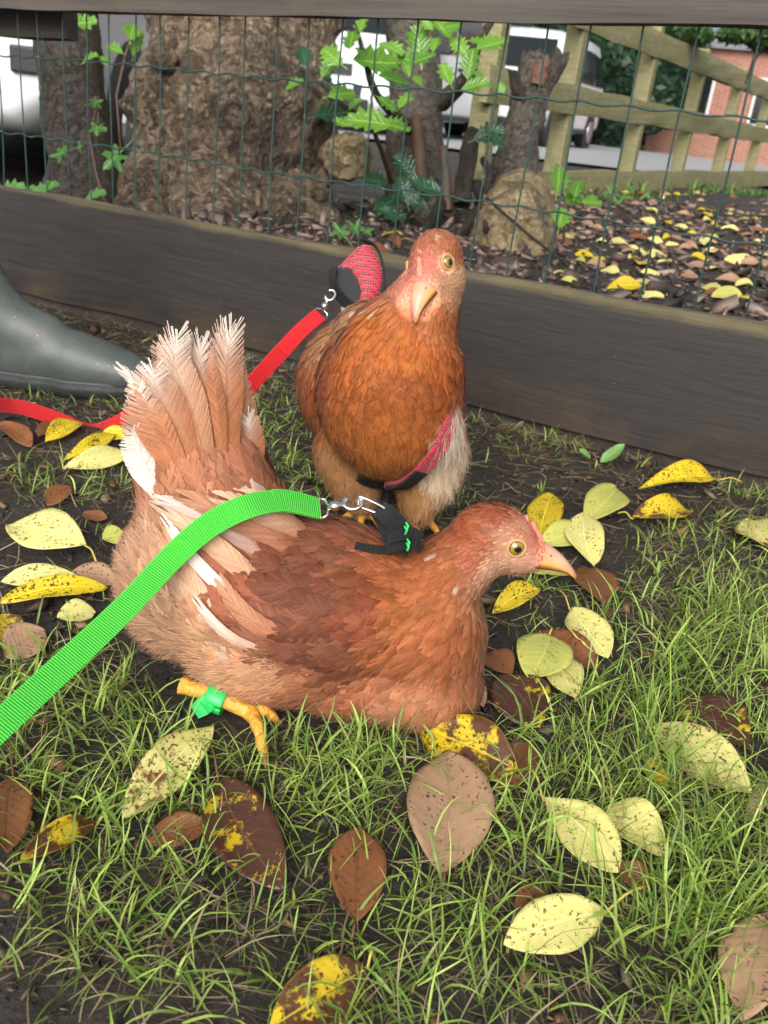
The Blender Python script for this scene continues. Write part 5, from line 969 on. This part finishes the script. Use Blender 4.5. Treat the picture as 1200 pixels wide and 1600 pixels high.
fallen((772, 1072), (842, 1146), 88, 'dark', 'dark brown and yellow glossy leaf in front of the hen breast', None, .15, .05, .04, 1.1, .0, tilt=.5, seed=3)
fallen((852, 1030), (895, 1106), 60, 'pale', 'small spotted pale leaf under the round lime leaf', None, .2, .03, .05, zb=.006, zt=.008)
fallen((852, 1020), (822, 1090), 92, 'lime', 'round lime yellow leaf lying on the brown leaves right of the hen breast', (858, 1006), .12, .05, .03, 1.0, .0, zb=.016, zt=.018, tilt=.5)
fallen((886, 975), (946, 1046), 62, 'pale', 'pale spotted leaf with thick stalk standing up below the brown round leaf', (868, 940), .3, .04, .05, 1.15, .1, zb=.016, zt=.012, tilt=.5)
fallen((830, 1002), (935, 1058), 60, 'brown', 'dull brown leaf under the lime leaf and the pale stalked leaf', None, .2, .03, .05, zb=.004, zt=.006)
fallen((766, 980), (836, 956), 36, 'yellow', 'small curled bright yellow leaf by the hen throat', None, .5, .09, .05, zb=.012, zt=.02, tilt=.8)
fallen((912, 884), (938, 955), 66, 'brown', 'round brown leaf just under the beak tip of the crouching hen', None, .15, .03, .03, 1.0, .0, tilt=.5)
fallen((842, 845), (862, 778), 54, 'yellow', 'deep yellow black speckled leaf behind the crouching hen head', None, .15, .03, .03, 1.0, .0, tilt=.8)
fallen((908, 838), (958, 784), 62, 'lime', 'lime leaf pointing up right, in the cluster ahead of the beak', (916, 845), .15, .05, .03, 1.1, .0, zb=.02, zt=.02, tilt=.6)
fallen((912, 838), (840, 862), 46, 'lime', 'lime leaf pointing left toward the comb, in the cluster ahead of the beak', None, .15, .05, .03, 1.0, .0, zb=.018, zt=.016, tilt=.6)
fallen((908, 828), (925, 890), 62, 'pale', 'pale yellow leaf pointing down, in the cluster ahead of the beak', (920, 812), .15, .05, .03, 1.1, .0, zb=.024, zt=.014, tilt=.6)
fallen((890, 898), (805, 908), 26, 'lime', 'narrow lime leaf seen under the lower beak', None, .2, .03, .03, tilt=.3)
fallen((1120, 758), (994, 776), 34, 'yellow', 'bright yellow speckled leaf with stalk nearest the dark board at right', (1158, 758), .5, .08, .05, .95, .5, zb=.012, zt=.012, tilt=.7)
fallen((985, 818), (1076, 806), 44, 'mix', 'yellow green leaf with brown underside below the speckled leaf by the board', (962, 816), .5, .08, .05, .95, .3, tilt=.5, seed=21)
fallen((1168, 825), (1212, 880), 70, 'palemix', 'brown and yellow leaf cut by the right edge', None, .2, .04, .05, tilt=.6, seed=8)
fallen((758, 1035), (796, 1072), 44, 'brown', 'orange brown leaf touching the breast of the crouching hen', None, .2, .05, .05, tilt=.6)
fallen((735, 1065), (752, 1122), 34, 'tan', 'pale brown leaf tucked against the breast of the crouching hen', None, .2, .05, .05, tilt=.9)
fallen((1205, 1010), (1190, 1052), 30, 'pale', 'pale leaf at the right edge among tall grass', None)
fallen((845, 1392), (805, 1440), 44, 'brown', 'small brown leaf under grass above the lemon yellow leaf', None, zb=.003, zt=.004, tilt=.3)
fallen((1015, 1395), (962, 1368), 44, 'brown', 'small brown leaf under the folded pale leaf', None, zb=.003, zt=.004, tilt=.3)
fallen((1040, 1240), (1010, 1190), 30, 'yellow', 'small yellow leaf half buried in grass at right', None, zb=.003, zt=.003)
# left side
fallen((126, 672), (72, 698), 34, 'yellow', 'bright yellow leaf lying just under the red lead', None, .3, .06, .05, tilt=.7)
fallen((92, 672), (60, 690), 24, 'brown', 'brown leaf behind the bright yellow leaf under the red lead', None, tilt=.5)
fallen((50, 700), (0, 676), 34, 'brown', 'brown leaf at the left edge under the red lead', None, tilt=.6)
fallen((102, 724), (180, 694), 26, 'yellow', 'narrow orange yellow leaf left of the tail base, above the pale one', None, .3, .05, .05, tilt=.7, seed=2)
fallen((160, 690), (208, 698), 24, 'yellow', 'plain yellow leaf touching the left side of the tail', None, .2, .04, .04, tilt=.8)
fallen((100, 742), (208, 722), 32, 'pale', 'long pale yellow leaf pointing at the tail base', (94, 722), .3, .05, .06, tilt=.8)
fallen((74, 800), (112, 782), 34, 'brown', 'shiny small brown leaf on bare soil at left', None, tilt=.6)
fallen((136, 882), (14, 852), 76, 'pale', 'large pale yellow spotted leaf at left with stalk pointing at the green lead', (152, 898), .1, .04, .04, 1.2, .0, zb=.022, zt=.026, tilt=.6)
fallen((110, 908), (182, 918), 44, 'tan', 'tan leaf under the large pale leaf by the green lead', None, .2, .04, .04, zb=.006, zt=.008, tilt=.4)
fallen((120, 918), (2, 926), 34, 'palemix', 'yellow brown leaf below the large pale leaf at left', None, .3, .04, .05, zb=.012, zt=.012, tilt=.7, seed=4)
fallen((2, 956), (168, 930), 36, 'yellow', 'long golden yellow leaf at left pointing to the green lead', None, .35, .05, .05, zb=.012, zt=.012, tilt=.7)
fallen((90, 978), (150, 962), 36, 'pale', 'pale spotted leaf beside the green lead, lowest of the left pile', None, .2, .04, .04, zb=.005, zt=.006, tilt=.5)
fallen((2, 965), (12, 1036), 46, 'mix', 'yellow and brown leaf cut by the left edge', None, .2, .05, .04, tilt=.6, seed=14)
fallen((10, 1040), (72, 1004), 64, 'tan', 'broad dull brown leaf at left above the end of the green lead', None, .15, .04, .04, tilt=.6)
fallen((160, 852), (195, 846), 30, 'lime', 'small lime leaf against the left side of the hen rump', None, tilt=.7)
fallen((130, 815), (168, 826), 20, 'brown', 'small brown leaf left of the hen rump', None, tilt=.5)
fallen((192, 1282), (330, 1158), 74, 'palemix', 'brown leaf with pale yellow edge in the grass left of the leg ring', None, .25, .05, .05, 1.0, .4, tilt=.6, seed=6)
fallen((232, 1318), (326, 1292), 52, 'brown', 'dark orange brown leaf next to the glossy dark leaf', None, .2, .03, .04, zb=.004, zt=.005, tilt=.4)
fallen((150, 1290), (34, 1366), 44, 'mix', 'folded yellow and brown leaf at the lower left', (192, 1264), .6, .05, .05, 1.1, .2, tilt=.7, seed=9)
fallen((22, 1228), (12, 1352), 84, 'brown', 'brown leaf with stalk cut by the left edge low down', (16, 1180), .15, .04, .04, 1.0, .3, tilt=.5)
fallen((370, 682), (402, 664), 26, 'lime', 'small lime leaf between the tail and the standing hen', None, tilt=.7)
fallen((1190, 1225), (1165, 1290), 30, 'tan', 'thin brown leaf in tall grass near the right edge', None, zb=.004, zt=.004)

# seedling by the board
sg = empty('broadleaf_seedling', gnd(935, 725), 'green broadleaf seedling growing at the foot of the board', 'plant'); rg = np.random.RandomState(12)
m = MB(); m.tube([gz(gnd(930, 732)), gz(gnd(930, 732)) + np.array([0, 0, .012])], .0015, 6); m.build('stem', PET['yellow'], sg)
for (x0, y0, x1, y1, wpx) in ((938, 722, 976, 694, 18), (922, 716, 905, 702, 18), (925, 735, 895, 742, 18)):
    A = gz(gnd(932, 728)) + np.array([0, 0, .010]); dA = proj(A)[2]; A = at(x0, y0, dA); Bt = at(x1, y1, dA - .005); x = unit(Bt - A); L = np.linalg.norm(Bt - A); nr_ = unit(np.array([-.1, -.6, 1.]) - x * (np.array([-.1, -.6, 1.]) @ x)); y = np.cross(nr_, x)
    V, F, UVs = leaf_mesh(L, L * .45, 1.0, .2, .05, .05, .1, int(x0)); me = bpy.data.meshes.new('leaf'); me.from_pydata(V, [], F); me.update(); o = fin('leaf', me, LM['green'], None, True, None, UVs); M = Matrix((x, y, nr_)).transposed().to_4x4(); M.translation = Vector(A); o.matrix_basis = M; o.parent = sg; o.matrix_parent_inverse = sg.matrix_basis.inverted()

# ------------------------------------------------------------------ leaves on the bed beyond the fence
def bedz(x, y, z=.175):
    p = gnd(x, y, z); 
    for _ in range(3): p = gnd(x, y, float(ground_z(p[0], p[1])))
    return p
BM = {}
def bed_leaf(px, py, L, ang, kind, label, tilt=.25, k=None, group='fallen leaves in the bed beyond the fence', lift=.008):
    rgk = np.random.RandomState(int(px * 7 + py * 13)); k = rgk.randint(3) if k is None else k; key = (kind, k)
    if key not in BM:
        V, F, UVs = leaf_mesh(1, [.5, .62, .42][k], [1.0, 1.15, .95][k], [.3, .15, .5][k], .06, .07, .3, 500 + k + 7 * len(BM), 11, 7); me = bpy.data.meshes.new('fallen_leaf'); me.from_pydata(V, [], F); me.update(); o = fin('fallen_leaf', me, LM[kind], None, True, None, UVs); BM[key] = me; bpy.data.objects.remove(o)
    p = bedz(px, py); o = bpy.data.objects.new('fallen_leaf', BM[key]); x = np.array([math.cos(ang), math.sin(ang), rgk.uniform(-.15, .25)]); x = unit(x); nr_ = np.array([rgk.uniform(-tilt, tilt), -.35 + rgk.uniform(-tilt, tilt), 1]); nr_ = unit(nr_ - x * (nr_ @ x)); y = np.cross(nr_, x)
    M = Matrix((x * L, y * L, nr_ * L)).transposed().to_4x4(); M.translation = Vector(p + np.array([0, 0, lift]) - x * L * .5); o.matrix_basis = M; COL.objects.link(o); return tag(o, label, 'leaf', group)
near = [(886, 376, .062, .9, 'lime', 'lime leaf leaning on the pale root boss behind the wire'), (912, 396, .058, 1.7, 'pale', 'round pale yellow leaf right of the pale root boss'), (1064, 430, .085, .3, 'pink', 'pinkish brown leaf in the bed near the right edge'), (1112, 458, .062, -.6, 'lime', 'yellow green leaf on dark soil behind the board at right'), (1162, 452, .07, .5, 'pale', 'pale leaf at the right behind the board'), (1090, 410, .08, .1, 'yellow', 'yellow leaf above the pinkish brown leaf'), (1108, 412, .05, 1.2, 'pale', 'small cream leaf above the pinkish brown leaf'), (975, 455, .085, .1, 'yellow', 'golden leaf close behind the top edge of the board'), (1010, 472, .075, .1, 'pale', 'flat pale leaf touching the board top'), (1005, 448, .05, -.5, 'palemix', 'orange brown leaf close behind the board'), (1080, 370, .05, .2, 'yellow', 'bright yellow leaf in the middle of the bed'), (965, 385, .075, -.4, 'palemix', 'dull yellow leaf in front of the fallen twig'), (1050, 388, .06, .4, 'pale', 'pale yellow leaf in the middle of the bed'), (1170, 415, .07, .1, 'tan', 'tan curled leaf near the right edge of the bed'), (872, 432, .03, .4, 'lime', 'tiny lime leaf at the foot of the pale root boss'), (890, 446, .05, .1, 'lime', 'thin lime leaf along the board top'), (1140, 445, .09, .1, 'tan', 'grey brown leaf lying under the pale leaf at right'), (1040, 375, .05, .9, 'yellow', 'yellow leaf right of the bright green shoot'), (925, 322, .055, .2, 'pale', 'pale leaf behind the bright green shoot'), (590, 398, .07, .4, 'brown', 'brown leaf on the soil left of the standing hen head'), (615, 385, .07, 2.0, 'brown', 'upright brown leaf by the holly foot'), (612, 372, .06, .2, 'mix', 'yellow brown leaf among the holly roots')]
for a in near: bed_leaf(*a)
rg = np.random.RandomState(31); lab = {'pale': 'pale yellow leaf scattered on the bed beyond the wire mesh', 'yellow': 'deep yellow leaf scattered on the bed beyond the wire mesh', 'tan': 'tan leaf scattered on the bed beyond the wire mesh', 'brown': 'brown leaf scattered on the bed beyond the wire mesh', 'pink': 'dusky pink brown leaf scattered on the bed beyond the wire mesh', 'lime': 'lime leaf scattered on the bed beyond the wire mesh'}
cnt = 0
while cnt < 210:
    y = rg.uniform(292, 485); x = rg.uniform(840, 1235)
    if y > 415 + (x - 840) * .2 or rg.rand() > np.interp(y, [290, 330, 400, 480], [1, .9, .45, .25]): continue
    k = rg.choice(['pale', 'yellow', 'tan', 'brown', 'pink', 'lime'], p=[.30, .10, .24, .16, .14, .06]); bed_leaf(x, y, rg.uniform(.04, .075), rg.uniform(0, 6.28), k, lab[k], .4); cnt += 1

# litter: bark chips and crumbs (nobody could count these)
def chips(name, P, size, mat, seed, cols, flat=.35):
    rg = np.random.RandomState(seed); N = len(P); a = unit(rg.normal(size=(N, 3)) * [1, 1, flat]); b = unit(np.cross(a, rg.normal(size=(N, 3)) * .5 + [0, 0, 1])); c = np.cross(a, b); s = size * np.exp(rg.normal(size=(N, 1)) * .5); P = P + np.array([0, 0, 1]) * s * .25
    off = [(-1, -.4, -.1), (1, -.35, -.1), (.8, .45, -.1), (-.9, .4, -.1), (-.8, -.3, .22), (.75, -.3, .3), (.7, .3, .2), (-.75, .35, .3)]
    V = np.stack([P + s * (a * x * rg.uniform(.6, 1.2, (N, 1)) + b * y * rg.uniform(.6, 1.3, (N, 1)) + c * z * rg.uniform(.5, 1.4, (N, 1))) for x, y, z in off], 1).reshape(-1, 3)
    f = np.array([(0, 3, 2, 1), (4, 5, 6, 7), (0, 1, 5, 4), (1, 2, 6, 5), (2, 3, 7, 6), (3, 0, 4, 7)]); F = (np.arange(N)[:, None, None] * 8 + f[None]).reshape(-1, 4)
    cc = np.array(cols)[rg.randint(len(cols), size=N)] * rg.uniform(.6, 1.4, (N, 1)); return fast(name, V, F, mat, None, False, np.repeat(np.clip(cc, 0, 1), 8, 0))
n = NT('chip'); q = n.noise(140, 4, .6, n.geo()); n.bump(q, .4, .002); CHIP = n.set(Base_Color=n.mix(1.0, n.attr('Col'), n.mix(q, (.6, .6, .6), (1.3, 1.3, 1.3)), 'MULTIPLY'), Roughness=.7)
rg = np.random.RandomState(51); N = 16000; u = rg.uniform(-.3, 3.4, N); v = .06 + 3.6 * rg.rand(N) ** 1.5; XY = FA[None, :2] + u[:, None] * FE[:2] + v[:, None] * FM[:2]
P = np.concatenate([XY, ground_z(XY[:, 0], XY[:, 1])[:, None]], 1)
tag(chips('leaf_litter', P, .011, CHIP, 52, [(.05, .035, .028), (.09, .058, .044), (.15, .10, .08), (.22, .15, .12), (.03, .022, .018), (.28, .21, .17)]), 'brown bark and leaf litter on the bed beyond the fence', 'litter', kind='stuff')
N = 15000; x = rg.uniform(-.75, .85, N); y = rg.uniform(.28, 1.9, N); XY = np.stack([x, y], 1); u, v = uv_of(XY); XY = XY[v < -.005]; P = np.concatenate([XY, ground_z(XY[:, 0], XY[:, 1])[:, None]], 1)
tag(chips('soil_crumbs', P, .0028, CHIP, 53, [(.02, .015, .012), (.035, .027, .02), (.05, .04, .03), (.028, .022, .017), (.10, .08, .055)], .8), 'dark soil crumbs scattered over the ground', 'soil', kind='stuff')

N = 900; x = rg.uniform(-.75, .85, N); y = rg.uniform(.28, 1.9, N); XY = np.stack([x, y], 1); u, v = uv_of(XY); XY = XY[v < -.015]; P = np.concatenate([XY, ground_z(XY[:, 0], XY[:, 1])[:, None] + .002], 1)
tag(chips('leaf_scraps', P, .0062, CHIP, 54, [(.10, .045, .02), (.16, .08, .04), (.07, .035, .02), (.22, .13, .06), (.13, .10, .06)], .25), 'small brown leaf scraps trodden into the soil', 'litter', kind='stuff')
# ------------------------------------------------------------------ grass
n = NT('grass_blade'); c = n.attr('Col'); q = n.noise(1, 3, .6, n.vmul(n.attr('UVv', 'Vector'), (8, 3, 1))); cc = n.mix(1.0, c, n.mix(q, (.75, .75, .75), (1.2, 1.2, 1.2)), 'MULTIPLY'); tr = n.new('ShaderNodeBsdfTranslucent', i_Color=cc); ms = n.new('ShaderNodeMixShader', i_0=.30); n.set(Base_Color=cc, Roughness=.38, Specular_IOR_Level=.45)
n.t.links.new(n.b.outputs[0], ms.inputs[1]); n.t.links.new(tr.outputs[0], ms.inputs[2]); n.t.links.new(ms.outputs[0], n.out.inputs[0]); GRS = n.m
def in_exc_arr(P, grow=1.0):
    r = np.zeros(len(P), bool)
    for c, a, b, x in EXC:
        d = P[:, :2] - c[:2]; e = d @ x[:2]; f = d[:, 0] * -x[1] + d[:, 1] * x[0]; r |= (e / (a * grow)) ** 2 + (f / (b * grow)) ** 2 < 1
    return r
def in_exc(p, grow=1.0):
    for c, a, b, x in EXC:
        d = p[:2] - c[:2]; e = d @ x[:2]; f = d[0] * -x[1] + d[1] * x[0]
        if (e / (a * grow)) ** 2 + (f / (b * grow)) ** 2 < 1: return True
    return False
def blades(name, B, az, L, lean, curl, wid, col, seed, K=6):
    rg = np.random.RandomState(seed); N = len(B); t = np.linspace(0, 1, K)[None, :]; th = lean[:, None] + curl[:, None] * t ** 1.3; st = L[:, None] / (K - 1); r = np.cumsum(np.sin(th) * st, 1) - np.sin(th[:, :1]) * st; z = np.cumsum(np.cos(th) * st, 1) - np.cos(th[:, :1]) * st
    az2 = az[:, None] + rg.normal(size=(N, 1)) * .35 * t; X = B[:, None, 0] + np.cos(az2) * r; Y = B[:, None, 1] + np.sin(az2) * r; Z = B[:, None, 2] + np.maximum(z, .002 - B[:, None, 2] * 0 + .0)
    P = np.stack([X, Y, Z], -1); Dd = unit(np.gradient(P, axis=1)); sa = az + math.pi / 2 + rg.normal(size=N) * .7; S = np.stack([np.cos(sa), np.sin(sa), .3 * rg.normal(size=N)], -1)[:, None]; S = unit(S - Dd * (S * Dd).sum(-1, keepdims=True))
    wp = (np.interp(np.linspace(0, 1, K), [0, .25, .7, 1], [.75, 1, .75, .06])[None, :, None] * wid[:, None, None] * .5); Nn = np.cross(Dd, S)
    V = np.stack([P - S * wp + Nn * wp * .35, P, P + S * wp + Nn * wp * .35], 2).reshape(-1, 3); b = ((np.arange(N) * K * 3)[:, None, None] + (np.arange(K - 1) * 3)[None, :, None] + np.arange(2)[None, None]).ravel(); F = np.stack([b, b + 1, b + 4, b + 3], 1)
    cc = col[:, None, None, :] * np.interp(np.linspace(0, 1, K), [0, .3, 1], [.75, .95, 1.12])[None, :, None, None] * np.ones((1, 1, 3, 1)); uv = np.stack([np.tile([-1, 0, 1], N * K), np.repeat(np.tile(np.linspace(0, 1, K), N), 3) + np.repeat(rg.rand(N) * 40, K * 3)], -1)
    return fast(name, V, F, GRS, None, True, np.clip(cc.reshape(-1, 3), 0, 1), uv)
# patches (px, py, rx, ry, density, blade mm, dry share)
PATCH = [(120, 1180, 190, 110, 1.0, 46, .10), (430, 1210, 170, 90, 1.0, 50, .10), (600, 1170, 110, 50, .9, 50, .05), (620, 1270, 200, 110, .7, 46, .2), (900, 1180, 150, 120, .95, 55, .12), (1130, 1150, 130, 220, 1.1, 60, .10), (1060, 1330, 220, 130, 1.0, 55, .15), (850, 1540, 380, 100, .85, 50, .18), (700, 1380, 130, 90, .8, 48, .15), (1120, 1520, 130, 110, .9, 50, .2), (300, 1420, 200, 110, .75, 46, .3), (120, 1480, 160, 90, .5, 46, .35), (330, 1560, 300, 70, .5, 46, .35), (60, 1330, 120, 90, .8, 46, .2), (240, 1270, 120, 90, .8, 46, .2),
         (1130, 880, 130, 70, .9, 36, .4), (1090, 960, 130, 60, .6, 40, .4), (1180, 780, 60, 50, .3, 34, .4), (850, 960, 70, 50, .7, 30, .1), (790, 910, 70, 25, .6, 26, .1), (960, 1010, 60, 60, .35, 55, .1), (430, 690, 60, 90, .55, 30, .2), (470, 760, 70, 40, .7, 34, .1), (690, 790, 60, 25, .5, 30, .3), (60, 745, 40, 20, .5, 40, .0), (100, 760, 120, 40, .2, 36, .4), (170, 760, 60, 60, .35, 36, .3), (200, 625, 60, 14, .8, 30, .1), (70, 640, 60, 20, .3, 26, .3), (850, 685, 70, 35, .75, 34, .55), (30, 1060, 90, 60, .8, 46, .15), (130, 1010, 60, 40, .4, 40, .3), (200, 1080, 60, 50, .7, 46, .15), (900, 600, 20, 40, .1, 40, .6), (600, 1440, 90, 50, .3, 46, .3), (560, 1570, 130, 50, .45, 46, .3)]
rg = np.random.RandomState(61); T = []
for (px, py, rx, ry, dn, mm, dry) in PATCH:
    c = gnd(px, py); e1 = gnd(px + rx, py) - c; e2 = gnd(px, py - ry) - c; area = abs(np.cross(e1[:2], e2[:2])) * math.pi
    for _ in range(int(area * dn * (8800 if py > 1090 else 6600))):
        a = rg.rand() * 6.283; r = rg.rand() ** .5 * (1.15 if rg.rand() < .25 else 1); p = c + e1 * math.cos(a) * r + e2 * math.sin(a) * r
        if uv_of(p)[1] > -.008: continue
        T.append((p[0], p[1], mm, dry))
for _ in range(900):     # thin scatter everywhere
    x, y = rg.uniform(-.8, .9), rg.uniform(.26, 1.95)
    if uv_of(np.array([x, y, 0]))[1] < -.02: T.append((x, y, 30, .45))
BB = []; AZ = []; LL = []; LE = []; CU = []; WI = []; CC = []
for (x, y, mm, dry) in T:
    p0 = np.array([x, y, 0]); az0 = rg.uniform(0, 6.28)
    for _ in range(rg.randint(1, 5)):
        p = p0 + np.array([rg.normal() * .006, rg.normal() * .006, 0])
        if ((p[0] + .035) / .17) ** 2 + ((p[1] - .685) / .070) ** 2 < 1: continue
        if abs(p[0] + .59) < .19 and abs(p[1] - 1.46) < .055: continue
        d = rg.rand() < dry + .10; p[2] = float(0)
        BB.append(p); AZ.append(az0 + rg.normal() * 1.1); LL.append(mm * .00084 * rg.uniform(.4, 1.45) * (.85 if d else 1)); LE.append(abs(rg.normal() * .45) + (.5 if d else .12)); CU.append(rg.uniform(.1, 1.5)); WI.append((.0008 + .0019 * rg.rand() ** 1.7) * (.6 if d else 1)); g_ = rg.rand()
        CC.append(np.array([.30, .24, .12]) * rg.uniform(.5, 1.25) if d else (np.array([.12, .225, .03]) * (1 - g_) + np.array([.44, .58, .13]) * g_) * rg.uniform(.75, 1.25))
BB = np.array(BB); kp = ~(in_exc_arr(BB, .88) & (rg.rand(len(BB)) < .72)); BB, AZ, LL, LE, CU, WI, CC = [np.array(q)[kp] for q in (BB, AZ, LL, LE, CU, WI, CC)]; BB[:, 2] = ground_z(BB[:, 0], BB[:, 1])
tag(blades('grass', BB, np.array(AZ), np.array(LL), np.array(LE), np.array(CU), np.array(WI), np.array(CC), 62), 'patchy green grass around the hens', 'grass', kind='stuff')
# dry straw lying on the soil
N = 17000; x = rg.uniform(-.8, .9, N); y = rg.uniform(.27, 1.95, N); XY = np.stack([x, y], 1); u, v = uv_of(XY); keep = (v < -.012) & (rg.rand(N) < np.where(v > -.16, 1.0, .55)); XY = XY[keep]
keep = ~in_exc_arr(XY, .9); XY = XY[keep]; N = len(XY); B_ = np.concatenate([XY, (ground_z(XY[:, 0], XY[:, 1]) + .002)[:, None]], 1); g_ = rg.rand(N, 1)
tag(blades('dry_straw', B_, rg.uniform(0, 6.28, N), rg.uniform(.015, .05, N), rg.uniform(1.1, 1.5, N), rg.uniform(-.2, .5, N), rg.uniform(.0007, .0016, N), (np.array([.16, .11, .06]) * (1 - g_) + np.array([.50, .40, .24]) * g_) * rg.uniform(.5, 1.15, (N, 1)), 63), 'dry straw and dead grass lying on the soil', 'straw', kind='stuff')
# weeds at the foot of the far fence
N = 700; s_ = rg.uniform(-.6, 7.5, N); B_ = np.array([Q1[:2] + FD[:2] * s - FN[:2] * rg.uniform(.02, .35) for s in s_]); B_ = np.concatenate([B_, ground_z(B_[:, 0], B_[:, 1])[:, None]], 1); cl = np.sin(s_ * 3.1) + np.sin(s_ * 7.7 + 1); k = cl > .1; B_ = B_[k]; N = len(B_)
tag(blades('far_weeds', B_, rg.uniform(0, 6.28, N), rg.uniform(.04, .10, N), abs(rg.normal(size=N)) * .5, rg.uniform(.2, 1.4, N), rg.uniform(.008, .02, N), np.array([[.13, .27, .06]]) * rg.uniform(.6, 1.3, (N, 1)), 64), 'green weeds along the foot of the far rail fence', 'weeds', kind='stuff')
